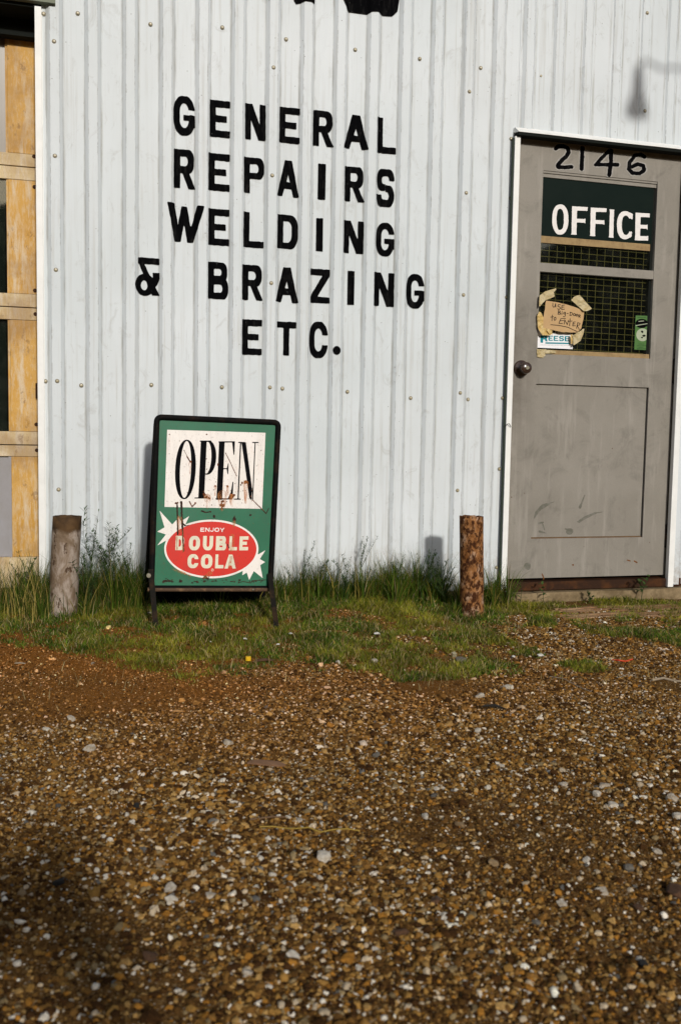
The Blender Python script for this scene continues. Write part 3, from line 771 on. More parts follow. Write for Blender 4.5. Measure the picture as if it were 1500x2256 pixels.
# threshold and concrete sill
box('threshold', 2.095, 3.085, -.012, DY+.10, -.046, -.003, M['threshold'], bld, .003)
bm = bmesh.new()
bbox(bm, 2.06, 3.9, -.045, .28, -.26, -.047)
bmesh.ops.subdivide_edges(bm, edges=bm.edges[:], cuts=12, use_grid_fill=True)
for v in bm.verts:
    if v.co.y < 0: v.co.y += (fbm(v.co.x, v.co.z, 14, 3, 6)-.5)*.022
    if v.co.z > -.05: v.co.z += (fbm(v.co.x, v.co.y, 11, 3, 2)-.5)*.010-.004
bmobj('concrete_sill', bm, M['concrete'], bld)
box('foundation', -8, 2.058, .0, .25, -.30, -.037, M['concrete'], bld)
box('foundation', 3.901, 8.2, .0, .25, -.30, -.037, M['concrete'], bld)
# the small bent nail on the trim
pn = at(1118, 935, -.03); bm = bmesh.new()
tube(bm, [(pn[0]-.016, -.034, pn[2]-.012), (pn[0]-.008, -.042, pn[2]+.002), (pn[0], -.045, pn[2]+.003), (pn[0]+.010, -.040, pn[2]-.006), (pn[0]+.014, -.034, pn[2]-.012)], .0016, 6)
bmobj('bent_wire', bm, M['rust'], bld)

# ------------------------------------------------------------------ things taped to the door glass
NY = DY-.004
def c3(px, py): return (1160+px/4.6875, 600+py/4.6875)
def nmap(Y, bulge=0.0):
    def mp(x, y):
        X, Y_ = c3(x, y)
        b = bulge*(1-((x-380)/240)**2)
        yy = Y-b; p = at(X, Y_, yy); return (p[0], yy, p[2])
    return mp
card = paint('parts_card', [(112,572),(476,636),(472,793),(108,778)], 'poly', 30, nmap(DY+.010), M['card'])
tag(card, 'white and teal card taped in the lower left corner of the office door window', 'card')
rr = U(p_poly([(140,650),(205,651),(212,668),(205,690),(215,712),(192,712),(186,692),(168,692),(166,728),(140,726)]))
def fit(ch, l, r, t, b, **kw):
    g = glyph(ch, **kw); return lambda x, y: g((x-l)/(r-l), (b-y)/(b-t))*min(r-l, b-t)
paint('card_print', U(S(rr, p_ell(180,672,10,7)), p_poly([(190,722),(443,727),(443,741),(190,736)]), fit('E',222,268,654,706), fit('E',276,324,656,708), fit('S',332,382,657,710), fit('E',390,440,659,712)), (135,448,645,745), 120, nmap(DY+.0092), M['teal'], card)
paint('card_text', U(*[wob(p_box(xa, xb, 601, 622), 5, .12, i) for i, (xa, xb) in enumerate([(248,262),(270,292),(300,322),(330,345)])]), (240,352,595,630), 60, nmap(DY+.0090), M['black'], card)
paint('card_text', U(*[p_box(x_, x_+9, 744+x_*.02, 748+x_*.02) for x_ in range(140, 440, 15)]), (135,448,742,762), 150, nmap(DY+.0090), M['greypanel'], card)
note = paint('handwritten_note', wob(p_poly([(196,290),(330,312),(455,345),(592,398),(583,480),(560,580),(520,622),(370,618),(250,592),(160,572),(168,470),(185,380)]), 3, .02, 3), (150,600,280,630), 60, nmap(DY-.004, .014), M['note'])
tag(note, 'tan handwritten note asking visitors to use the big door, taped to the office door window', 'note')
def hand(strokes, w_=4.2): return U(*[p_line(s_, w_) for s_ in strokes])
hw = [[(268,318),(266,345),(274,360),(288,355),(296,322)],[(296,322),(298,358)],[(345,335),(326,332),(318,348),(338,358),(348,370),(330,384),(316,376)],[(362,340),(358,384)],[(362,340),(388,338)],[(360,360),(382,358)],[(358,384),(388,380)],
 [(326,396),(322,430)],[(322,396),(345,400),(340,412),(324,414),(348,420),(346,432),(320,432)],[(362,415),(360,436)],[(364,402),(365,404)],[(398,412),(382,412),(378,428),(392,432),(398,414),(396,450),(384,460),(374,456)],[(412,424),(426,424)],
 [(448,412),(444,442)],[(444,412),(466,416),(470,432),(458,444),(442,444)],[(486,424),(478,434),(484,448),(498,446),(502,432),(488,424)],[(512,432),(506,446),(516,454),(526,446),(524,434),(512,432)],[(536,438),(532,462)],[(536,438),(550,440),(548,452),(534,452),(550,466)],
 [(262,440),(258,500)],[(245,462),(275,458)],[(290,462),(278,478),(284,496),(298,490),(300,470),(290,462)],
 [(350,478),(330,526)],[(350,478),(398,476)],[(342,500),(378,498)],[(330,526),(368,528)],[(390,490),(384,535)],[(390,490),(416,540)],[(416,540),(428,496)],[(446,478),(440,552)],[(424,506),(466,502)],[(500,512),(478,514),(472,552),(500,552)],[(474,532),(496,532)],[(524,520),(512,580)],[(524,520),(548,526),(544,544),(518,546),(540,590)],
 [(245,540),(330,548),(420,566),(520,612)]]
paint('handwriting', hand(hw, 3.4), (235,560,308,618), 230, nmap(DY-.0048, .014), M['ink'], note)
def tapepiece(name, poly, Y, m, seed):
    def mp(x, y):
        X, Y_ = c3(x, y); yy = Y-(fbm(x, y, .03, 2, seed))*.010; p = at(X, Y_, yy); return (p[0], yy, p[2])
    return paint(name, wob(p_poly(poly), 3, .04, seed), (min(q[0] for q in poly)-5, max(q[0] for q in poly)+5, min(q[1] for q in poly)-5, max(q[1] for q in poly)+5), 26, mp, m, note, False)
tapepiece('tape_piece', [(130,240),(190,195),(300,165),(302,180),(278,205),(285,250),(190,290),(125,360)], DY-.016, M['tape'], 1)
tapepiece('tape_piece', [(455,285),(490,250),(545,232),(672,378),(620,400),(585,400)], DY-.016, M['tape'], 2)
tapepiece('tape_piece', [(105,450),(128,405),(152,420),(170,470),(165,570),(265,600),(245,650),(160,652),(112,570)], DY-.012, M['tape2'], 3)
tapepiece('tape_piece', [(475,650),(520,625),(595,575),(580,640),(555,708),(478,756)], DY-.012, M['tape'], 4)
tapepiece('tape_piece', [(215,578),(240,590),(270,640),(235,642),(205,600)], DY-.014, M['tape2'], 5)
tapepiece('tape_piece', [(448,640),(474,645),(472,735),(455,740)], DY-.005, M['tape2'], 6)
tp = None
def tmap(x, y):
    X, Y_ = c3(x, y); yy = DY-.002-fbm(x, y, .06, 3, 5)*.008; p = at(X, Y_, yy); return (p[0], yy, p[2])
tp = paint('crumpled_tape', wob(U(p_poly([(105,795),(180,790),(190,860),(170,880),(105,876)]), p_poly([(180,795),(305,812),(300,832),(185,840)])), 6, .05, 8), (95,315,780,890), 50, tmap, M['tape'], None, False)
tag(tp, 'crumpled leftover tape stuck below the white and teal card on the office door', 'tape')
stk = paint('window_sticker', [(1122,445),(1262,450),(1247,803),(1107,798)], 'poly', 30, nmap(DY+.0205), M['stgreen'])
tag(stk, 'narrow green sticker with black oval at the right edge of the office door glass', 'sticker')
paint('sticker_oval', p_ell(1184,528,64,48), (1115,1252,475,582), 40, nmap(DY+.0200), M['black'], stk)
paint('sticker_disc', I(p_ell(1192,645,64,66), p_box(1100,1254,560,720)), (1120,1258,575,715), 40, nmap(DY+.0200), M['stpale'], stk)
paint('sticker_lettering', U(p_poly([(1122,546),(1243,526),(1243,533),(1122,554)]), p_poly([(1150,503),(1205,498),(1208,505),(1150,510)])), (1115,1252,485,562), 110, nmap(DY+.0194), M['stpale'], stk)
paint('sticker_figure', wob(U(p_ell(1190,612,12,12), p_ell(1208,655,16,9), p_ell(1186,672,8,8)), 6, .1, 2), (1165,1245,590,700), 60, nmap(DY+.0194), M['black'], stk)
paint('sticker_lettering', U(*[wob(p_box(xa, xb, yy, yy+5), 2, .3, i) for i, (xa, xb, yy) in enumerate([(1150,1210,738),(1130,1235,756),(1150,1200,772),(1135,1230,786),(1140,1225,462)])]), (1125,1242,455,796), 160, nmap(DY+.0200), m_paint('dark_green_print', (.02, .06, .02)), stk)

# ------------------------------------------------------------------ gooseneck lamp (its shadow falls beside the door)
lamp = empty('gooseneck_lamp', (3.62, 0, 2.86)); tag(lamp, 'gooseneck wall lamp mounted up to the right of the office door', 'lamp')
bm = bmesh.new(); arm = [(3.66, -.02, 2.94), (3.60, -.24, 2.95), (3.46, -.72, 2.95), (3.26, -.98, 2.94), (3.05, -1.06, 2.935), (2.95, -1.08, 2.915), (2.88, -1.09, 2.915), (2.84, -1.10, 2.935), (2.79, -1.10, 2.935), (2.77, -1.10, 2.91)]
tube(bm, arm, .010, 8); bmobj('lamp_arm', bm, M['frame'], lamp)
bm = bmesh.new(); lathe(bm, [(.0001, 0), (.018, 0), (.026, -.05), (.032, -.13), (.056, -.19), (.062, -.235), (.058, -.235), (.028, -.14), (.0001, -.14)], (2.767, -1.10, 2.915), 'z', 20)
bmobj('lamp_shade', bm, M['greypanel'], lamp, True)
box('mounting_plate', 3.59, 3.73, -.025, -.001, 2.87, 3.01, M['frame'], lamp)

# ------------------------------------------------------------------ ground
def gz(x, y):
    x = np.asarray(x, float); y = np.asarray(y, float)
    z = -.060-.016*np.clip(x, -2, 4)
    s_ = np.clip((-y-.35)/1.3, 0, 1); s_ = s_*s_*(3-2*s_)
    z = z-.030*s_-.0*x
    m_ = np.exp(-((y+.12)/.28)**2)*.022*np.clip((1.95-x)/.3, 0, 1)      # turf heaped up against the wall
    z = z+m_
    n = np.clip(1-np.abs(y)/14, 0, 1)
    z = z+(fbm(x, y, 1.3, 3, 1)-.5)*.035*n+(fbm(x, y, 5, 3, 2)-.5)*.020
    return z
def gset(px, py):
    """pixel -> point on the ground surface"""
    z = -.10
    for _ in range(6):
        p = gpt(px, py, z); z = float(gz(p[0], p[1]))
    return Vector((p[0], p[1], z))
def redmask(x, y):      # finer red-brown dirt in front of the turf, left to centre
    return np.clip((2.1-x+(fbm(x, y, 3, 3, 55)-.5)*1.6)/1.6, 0, 1)*np.clip((y+1.95+(fbm(x, y, 4, 4, 56)-.5)*.9+.06*x)/.95, 0, 1)
def ground_patch(x0, x1, y0, y1, st):
    nx = int((x1-x0)/st)+1; ny = int((y1-y0)/st)+1
    xs = np.linspace(x0, x1, nx); ys = np.linspace(y0, y1, ny)
    return xs, ys
gx = np.unique(np.round(np.concatenate([np.linspace(-150, -12, 12), np.linspace(-12, -1.2, 28), np.arange(-1.2, 4.2, .022), np.linspace(4.2, 14, 28), np.linspace(14, 150, 12)]), 4))
gy = np.unique(np.round(np.concatenate([np.linspace(-160, -14, 14), np.linspace(-14, -3.9, 26), np.arange(-3.9, .30, .022), np.linspace(.30, 12, 20), np.linspace(12, 150, 10)]), 4))
GX, GYm = np.meshgrid(gx, gy, indexing='ij'); GZ = gz(GX, GYm)
nearw = (np.abs(GX-1.4) < 2.8) & (GYm > -4.2) & (GYm < .3)
GZ = GZ+np.where(nearw, (fbm(GX, GYm, 22, 3, 7)-.5)*.007, 0)
nxg, nyg = GX.shape
V = np.stack([GX.ravel(), GYm.ravel(), GZ.ravel()], 1)
ii, jj = np.meshgrid(np.arange(nxg-1), np.arange(nyg-1), indexing='ij'); a_ = (ii*nyg+jj).ravel()
F = np.stack([a_, a_+nyg, a_+nyg+1, a_+1], 1)
me = bpy.data.meshes.new('ground'); me.vertices.add(len(V)); me.vertices.foreach_set('co', V.ravel()); me.loops.add(F.size); me.loops.foreach_set('vertex_index', F.ravel())
me.polygons.add(len(F)); me.polygons.foreach_set('loop_start', np.arange(0, F.size, 4)); me.polygons.foreach_set('loop_total', np.full(len(F), 4)); me.update(); me.validate()
ra_ = me.color_attributes.new('redness', 'FLOAT_COLOR', 'POINT'); rv_ = redmask(V[:, 0], V[:, 1]); ra_.data.foreach_set('color', np.repeat(rv_[:, None], 4, 1).ravel())
k = MB('gravelly_soil')
red = k.node('ShaderNodeAttribute', attribute_name='redness').outputs['Color']
c = k.mix(red, (.080, .042, .013), (.24, .085, .012))
c = k.mix(k.ramp(k.noise(26, 5, .7), [(.38, 0), (.68, 1)]), c, (.20, .10, .032))
v = k.vor(300); c = k.mix(.65, c, k.ramp(v.outputs['Color'], [(.0, (.025, .012, .005)), (.35, (.085, .042, .014)), (.6, (.17, .085, .026)), (.8, (.27, .16, .06)), (.96, (.5, .42, .30))]))
c = k.mix(k.math('MULTIPLY', red, .55), c, (.26, .095, .016))
n = k.bump(v.outputs['Distance'], .8, .004); n = k.bump(k.noise(90, 5, .7), .6, .004, n)
M['soil'] = k.out(c, 1.0, 0, n, .0)
ground = link('ground', me, M['soil'], None, True); tag(ground, kind='structure')

# ------------------------------------------------------------------ turf outline (photo pixels on the ground) and density
def ring_px(P_): return [tuple(gset(x, y)[:2]) for x, y in P_]
turf_px = [(-90,1395),(40,1418),(150,1432),(250,1452),(330,1472),(430,1480),(500,1476),(560,1456),(640,1455),(720,1468),(800,1478),(880,1505),(930,1532),(980,1528),(1040,1500),(1085,1462),(1075,1430),(1120,1415),(1105,1385),(1100,1362),(1160,1350),(1190,1342),(1240,1338)]
turf = ring_px(turf_px)
far = [(2.45, -.06), (2.35, .02), (2.08, -.02), (2.0, .0), (-.6, .0), (-1.7, .2), (-1.8, -.5)]
turf_f = p_poly(turf+far)
patches = [([(1120,1420),(1190,1425),(1200,1445),(1150,1455),(1110,1440)], 1), ([(1225,1450),(1330,1462),(1345,1480),(1290,1485),(1225,1470)], 1), ([(1260,1375),(1400,1385),(1530,1388),(1600,1425),(1490,1428),(1400,1405),(1300,1398)], 1),
 ([(1410,1492),(1480,1498),(1560,1500),(1560,1535),(1490,1530),(1430,1512)], 1), ([(1215,1490),(1275,1495),(1270,1508),(1225,1505)], .6), ([(880,1500),(1010,1480),(1060,1500),(1000,1530),(920,1545)], .8), ([(1300,1318),(1420,1325),(1520,1328),(1520,1352),(1400,1350),(1310,1340)], 1), ([(1160,1345),(1230,1350),(1225,1385),(1165,1380)], 1), ([(1235,1352),(1300,1356),(1290,1372),(1240,1370)], .8), ([(1340,1350),(1420,1352),(1410,1372),(1345,1372)], .8), ([(1450,1350),(1520,1345),(1530,1385),(1460,1380)], .7)]
patch_f = [(p_poly(ring_px(p_)), w_) for p_, w_ in patches]
def turf_density(x, y):
    d = turf_f(x, y)+(fbm(x, y, 7, 4, 4)-.5)*.34-.06
    t = np.clip(-d/.10+.30, 0, 1)**1.2
    gap = fbm(x, y, 11, 3, 77); t = t*np.clip(1-(gap-.57)*6*(y < -.20), .25, 1)
    for f, w_ in patch_f:
        t = np.maximum(t, w_*np.clip(-(f(x, y)+(fbm(x, y, 16, 2, 5)-.5)*.09)/.03+.3, 0, 1))
    # beyond the frame the verge carries on along the wall
    t = np.maximum(t, np.where(x > 3.3, np.clip((.0+y+.55)/.1, 0, 1), 0))
    return np.where(y > .0, np.where(x < -.09, np.clip((.16-y)/.05, 0, 1), 0), t)

# blades as one mesh
def blades(name, px, py, h, wd, bend, az, cols, m, segs=3, zoff=0.0):
    n = len(px); L = segs+1
    t = np.linspace(0, 1, L)[None, :]
    dirx, diry = np.cos(az)[:, None], np.sin(az)[:, None]
    H = h[:, None]; b = bend[:, None]
    ang = b*t
    ds = 1.0/segs
    cx = np.concatenate([np.zeros((n, 1)), np.cumsum(np.sin(b*(t[:, :-1]+ds/2))*ds, 1)], 1)*H
    cz = np.concatenate([np.zeros((n, 1)), np.cumsum(np.cos(b*(t[:, :-1]+ds/2))*ds, 1)], 1)*H
    W_ = wd[:, None]*(1-t**1.6)*.5+.00012
    tw = az+rng.uniform(-1.2, 1.2, n)+math.pi/2
    sx, sy = np.cos(tw)[:, None], np.sin(tw)[:, None]
    bx = px[:, None]+dirx*cx; by = py[:, None]+diry*cx; bz = (gz(px, py)+zoff)[:, None]-.004+cz
    A = np.stack([bx-sx*W_, by-sy*W_, bz], 2); B = np.stack([bx+sx*W_, by+sy*W_, bz], 2)
    V = np.stack([A, B], 2).reshape(-1, 3)                      # n, L, 2
    base = (np.arange(n)*L*2)[:, None]
    s_ = np.arange(segs)[None, :]*2
    F = np.stack([base+s_, base+s_+1, base+s_+3, base+s_+2], 2).reshape(-1, 4)
    me = bpy.data.meshes.new(name); me.vertices.add(len(V)); me.vertices.foreach_set('co', V.ravel()); me.loops.add(F.size); me.loops.foreach_set('vertex_index', F.ravel().astype(np.int32))
    me.polygons.add(len(F)); me.polygons.foreach_set('loop_start', np.arange(0, F.size, 4)); me.polygons.foreach_set('loop_total', np.full(len(F), 4)); me.update()
    at_ = me.color_attributes.new('tint', 'FLOAT_COLOR', 'POINT')
    C4 = np.repeat(np.concatenate([cols, np.ones((n, 1))], 1), L*2, 0); at_.data.foreach_set('color', C4.ravel())
    return link(name, me, m)
M['blade'] = m_attr('grass_blade', 'tint', .6, .30, .08)
def palette(n, straw=.18):
    g = rng.random(n)[:, None]
    c = np.array([.028, .072, .008])*(1-g)+np.array([.135, .21, .020])*g
    y = rng.random(n) < straw*.9
    c[y] = np.array([.27, .215, .045])*rng.uniform(.5, 1.4, (y.sum(), 1))
    s_ = rng.random(n) < straw*.35
    c[s_] = np.array([.46, .38, .20])*rng.uniform(.5, 1.2, (s_.sum(), 1))
    return c
def scatter(n, x0, x1, y0, y1, dens):
    x = rng.uniform(x0, x1, n); y = rng.uniform(y0, y1, n); k_ = rng.random(n) < dens(x, y); return x[k_], y[k_]
# short turf
x, y = scatter(300000, -1.7, 4.4, -1.35, .15, turf_density)
n = len(x)
near = np.clip(1-(-y)/.45, 0, 1)
h = rng.uniform(.010, .028, n)*(1+1.0*near*np.clip((2.15-x)/.2, 0, 1))
h *= (.35+1.5*fbm(x, y, 9, 3, 12))*(.55+.6*turf_density(x, y))
cols = palette(n, .28)
clump = fbm(x, y, 3.2, 3, 21); yel = np.clip((clump-.42)*5, 0, 1)[:, None]*rng.uniform(.2, 1, (n, 1))
cols = cols*(1-yel*.75)+np.array([.36, .31, .030])*yel*.75
cols *= (.40+1.2*fbm(x, y, 14, 2, 31))[:, None]
turf_o = blades('short_grass', x, y, h, rng.uniform(.0018, .0050, n), rng.uniform(.8, 2.6, n), rng.uniform(0, 6.283, n), cols, M['blade'], 2)
tag(turf_o, 'short green and straw coloured turf on the strip in front of the wall', 'grass', kind='stuff')
# tall ragged grass along the foot of the wall
def tall(x, y):
    ph = .18+.82*np.clip((vnoise(x, y*3, 9, 3)-.35)*3, 0, 1)
    sgn = np.where((x > .36) & (x < .90), .10, 1)
    f = np.where(y < 0, np.exp(-((y+.05)/.10)**2), (x < -.09)*1.0)
    return ph*sgn*f*np.clip((2.08-x)/.06, 0, 1)
x, y = scatter(46000, -1.7, 2.1, -.34, .10, tall)
n = len(x)
hh = rng.gamma(4, .25, n)
loc = .075+.075*np.exp(-((x+.02)/.16)**2)+.05*np.exp(-((x-.27)/.12)**2)+.05*np.exp(-((x-1.62)/.13)**2)+.03*np.exp(-((x-1.15)/.3)**2)+.02*np.exp(-((x+.3)/.15)**2)
h = np.clip(hh*loc*(.35+1.1*vnoise(x, y*2, 11, 2)), .03, .26)
az_t = rng.uniform(0, 6.283, n); bd_t = rng.uniform(.1, 1.7, n)**1.2
nc = 230
cxs = rng.uniform(-1.5, 2.05, nc); cys = -np.abs(rng.normal(.075, .055, nc))-.012; chs = rng.uniform(.07, .20, nc)*(1+.35*np.exp(-((cxs-.02)/.22)**2)+.25*np.exp(-((cxs-1.62)/.2)**2))
ok = ~((cxs > .36) & (cxs < .90)) | (rng.random(nc) < .15); cxs, cys, chs = cxs[ok], cys[ok], chs[ok]
for cx_, cy_, ch_ in zip(cxs, cys, chs):
    m_ = int(rng.integers(35, 110)); az0 = rng.uniform(0, 6.283, m_); rad_ = np.abs(rng.normal(0, .016, m_))
    x = np.concatenate([x, cx_+np.cos(az0)*rad_]); y = np.concatenate([y, np.minimum(cy_+np.sin(az0)*rad_*.7, -.006)])
    h = np.concatenate([h, ch_*rng.uniform(.35, 1.35, m_)]); az_t = np.concatenate([az_t, az0]); bd_t = np.concatenate([bd_t, rng.uniform(.15, 1.6, m_)])
for (pxx, pyy, cnt, hh_) in [(.03, -.335, 90, .055), (-.06, -.30, 120, .12), (.12, -.30, 120, .09), (.38, -.45, 60, .04), (.88, -.46, 60, .04), (1.75, -.475, 60, .045), (1.67, -.40, 120, .09), (1.84, -.38, 70, .06)]:
    a0 = rng.uniform(0, 6.283, cnt); r0_ = np.abs(rng.normal(0, .028, cnt))
    x = np.concatenate([x, pxx+np.cos(a0)*r0_]); y = np.concatenate([y, pyy+np.sin(a0)*r0_*.6]); h = np.concatenate([h, hh_*rng.uniform(.4, 1.2, cnt)]); az_t = np.concatenate([az_t, a0]); bd_t = np.concatenate([bd_t, rng.uniform(.2, 1.7, cnt)])
n = len(x)
cols = palette(n, .22)*rng.uniform(.45, 1.05, (n, 1))
tg = blades('tall_grass', x, y, h, rng.uniform(.0018, .0044, n), bd_t, az_t, cols, M['blade'], 4)
tag(tg, 'long ragged grass growing along the foot of the white metal wall', 'grass', kind='stuff')
# long dry culms round the left post and by the sign
n = 420
x = np.concatenate([rng.normal(-.07, .10, n//2), rng.normal(.24, .10, n//4), rng.uniform(.9, 2.0, n-n//2-n//4)]); y = np.concatenate([rng.normal(-.25, .06, n//2), rng.normal(-.16, .06, n//4), rng.uniform(-.16, -.02, n-n//2-n//4)])
keep = (y < -.01) & ~((x > .36) & (x < .90)); x, y = x[keep], y[keep]; n = len(x)
cols = np.where(rng.random(n)[:, None] < .4, np.array([[.46, .36, .10]]), np.array([[.07, .10, .02]]))*rng.uniform(.6, 1.1, (n, 1))
dg = blades('seed_stalks', x, y, rng.uniform(.10, .27, n)*np.where(x > .8, .72, 1), rng.uniform(.0014, .003, n), rng.uniform(.1, 1.4, n), rng.uniform(0, 6.283, n), cols, M['blade'], 6)
tag(dg, 'long dry yellow stalks arching out of the wall grass and round the left post', 'grass', kind='stuff')
# straw litter lying on the turf and the gravel edge
x, y = scatter(9000, -.8, 3.5, -1.5, -.03, lambda a, b: .10+.9*turf_density(a, b)*np.clip(fbm(a, b, 4, 2, 9)*2-.5, .1, 1))
n = len(x)
cols = np.array([[.36, .27, .12]])*rng.uniform(.35, 1.25, (n, 1))
lt = blades('straw_litter', x, y, rng.uniform(.015, .06, n), rng.uniform(.001, .0028, n), rng.uniform(1.4, 1.65, n), rng.uniform(0, 6.283, n), cols, M['blade'], 2, .012)
tag(lt, 'dry straw and clippings lying over the turf and gravel edge', 'litter', kind='stuff')

# ------------------------------------------------------------------ weeds
M['leaf'] = m_attr('weed_leaf', 'tint', .6, .25, .1)
def leafmesh(bm, lay, p, d, up, L, W_, col, droop=.3):
    d = Vector(d).normalized(); side = d.cross(Vector(up)).normalized(); u_ = side.cross(d)
    pts = []
    for t, wv in ((0, .12), (.25, .8), (.55, 1), (.8, .6), (1, .02)):
        c = Vector(p)+d*L*t-Vector((0, 0, 1))*droop*L*t*t
        pts.append((bm.verts.new(c-side*W_*wv*.5+u_*W_*.12*wv), bm.verts.new(c), bm.verts.new(c+side*W_*wv*.5+u_*W_*.12*wv)))
    fs = []
    for a, b in zip(pts, pts[1:]):
        fs.append(bm.faces.new((a[0], a[1], b[1], b[0]))); fs.append(bm.faces.new((a[1], a[2], b[2], b[1])))
    for f in fs:
        for lp in f.loops: lp[lay] = (*col, 1)
def weed(base, hgt, n_br, label, seed, kind='fine', lean=(0, 0), leafL=.022, leafW=.0035, name='weed'):
    R_ = random.Random(seed); e = empty(name, tuple(base)); tag(e, label, 'weed', 'weeds growing by the wall')
    sb = bmesh.new(); sl_ = sb.loops.layers.float_color.new('tint')
    lb = bmesh.new(); ll = lb.loops.layers.float_color.new('tint')
    def colr(): g = R_.random(); return (.028+.045*g, .062+.065*g, .014+.02*g)
    def stem(p0, d, L, r, lv):
        pts = [Vector(p0)]; dd = Vector(d).normalized()
        ns = 6
        for i in range(ns):
            dd = (dd+Vector((R_.uniform(-.16, .16), R_.uniform(-.16, .16), R_.uniform(-.04, .12)))).normalized(); pts.append(pts[-1]+dd*L/ns)
        tube(sb, pts, [r*(1-.8*i/ns) for i in range(ns+1)], 5)
        if kind == 'fine':
            for i in range(1, ns+1):
                for q in range(7 if lv else 5):
                    a = R_.uniform(0, 6.28); t = R_.random(); pp = pts[i-1].lerp(pts[i], t)
                    leafmesh(lb, ll, pp, (math.cos(a), math.sin(a), R_.uniform(.2, 1.1)), (0, 0, 1) if R_.random() < .5 else (.3, .2, 1), leafL*R_.uniform(.6, 1.2), leafW*R_.uniform(.8, 1.3), colr(), R_.uniform(-.1, .3))
        else:
            for i in range(2, ns+1):
                for q in range(2):
                    a = R_.uniform(0, 6.28)+q*3.1; pp = pts[i]
                    leafmesh(lb, ll, pp, (math.cos(a), math.sin(a), R_.uniform(.4, 1.0)), (0, 0, 1), leafL*R_.uniform(.7, 1.2)*(1.2-.1*i), leafW*R_.uniform(.8, 1.2), colr(), R_.uniform(.1, .5))
        return pts
    main = stem(base, (lean[0], lean[1], 1), hgt, .0022, 0)
    for b in range(n_br):
        i = R_.randint(1, 4); a = R_.uniform(0, 6.28)
        stem(main[i], (math.cos(a)*.7+lean[0], math.sin(a)*.4+lean[1], 1), hgt*R_.uniform(.3, .6), .0013, 1)
    for f in sb.faces:
        for lp in f.loops: lp[sl_] = (.05, .07, .025, 1)
    bmobj('stem', sb, M['leaf'], e)
    o = bmobj('foliage', lb, M['leaf'], e)
    return e
def gb(px, Y): 
    p = at(px, 1250, Y); return (p[0], Y, float(gz(p[0], Y)))
def wedge(px, top, Y):
    b = gb(px, Y); t = at(px, top, Y); return b, t[2]-b[2]
for (px, top, Y, nb, lab, kd, ln, LL, LW) in [
 (205, 1125, -.20, 5, 'tallest feathery weed, standing just right of the left pipe post', 'fine', (-.06, 0), .030, .0035),
 (228, 1160, -.15, 8, 'bushy narrow-leaved weed between the left post and the open sign', 'fine', (.05, 0), .026, .004),
 (192, 1225, -.28, 7, 'low bushy weed touching the right side of the left post', 'fine', (-.1, 0), .024, .004),
 (250, 1205, -.12, 6, 'small dark weed against the wall behind the bushy weeds', 'fine', (.1, 0), .024, .004),
 (800, 1180, -.10, 5, 'thin pale weed with a curled top halfway along the bare wall', 'fine', (-.02, 0), .016, .003),
 (985, 1200, -.22, 9, 'dark tangled weed leaning against the left side of the rusty post', 'fine', (-.25, 0), .022, .0032),
 (925, 1215, -.14, 7, 'spreading weed in front of the post shadow on the wall', 'fine', (.1, 0), .024, .003),
 (655, 1205, -.10, 5, 'thin weed rising just right of the open sign', 'fine', (.05, 0), .020, .003),
 (705, 1235, -.07, 6, 'low weed against the wall, second plant to the right of the sign', 'fine', (-.1, 0), .020, .003),
 (868, 1232, -.08, 7, 'low scruffy weed between the pale curled weed and the post shadow', 'fine', (.15, 0), .020, .003),
 (755, 1228, -.12, 5, 'short leafy weed left of the pale curled weed', 'fine', (.1, 0), .022, .003),
 (285, 1215, -.10, 6, 'wispy weed just left of the open sign frame', 'fine', (.1, 0), .022, .003),
 (60, 1235, -.14, 6, 'weed in the grass before the yellow sectional door', 'fine', (-.1, 0), .022, .003),
 (1080, 1270, -.10, 3, 'small sprig at the foot of the door trim right of the rusty post', 'fine', (0, 0), .016, .003),
 (1201, 1288, -.10, 0, 'small broad-leaved seedling in front of the concrete sill', 'broad', (0, 0), .045, .014),
 (1148, 1285, -.09, 0, 'thin broad-leaved seedling nearest the white door trim', 'broad', (.08, 0), .040, .010),
 (1415, 1268, -.10, 1, 'upright leafy weed in front of the right end of the threshold', 'broad', (0, 0), .050, .013),
 (1300, 1300, -.10, 2, 'scrubby weed before the middle of the concrete sill', 'fine', (.1, 0), .018, .004)]:
    b, hg = wedge(px, top, Y); weed(b, max(hg, .05), nb, lab, int(px), kd, ln, LL, LW)

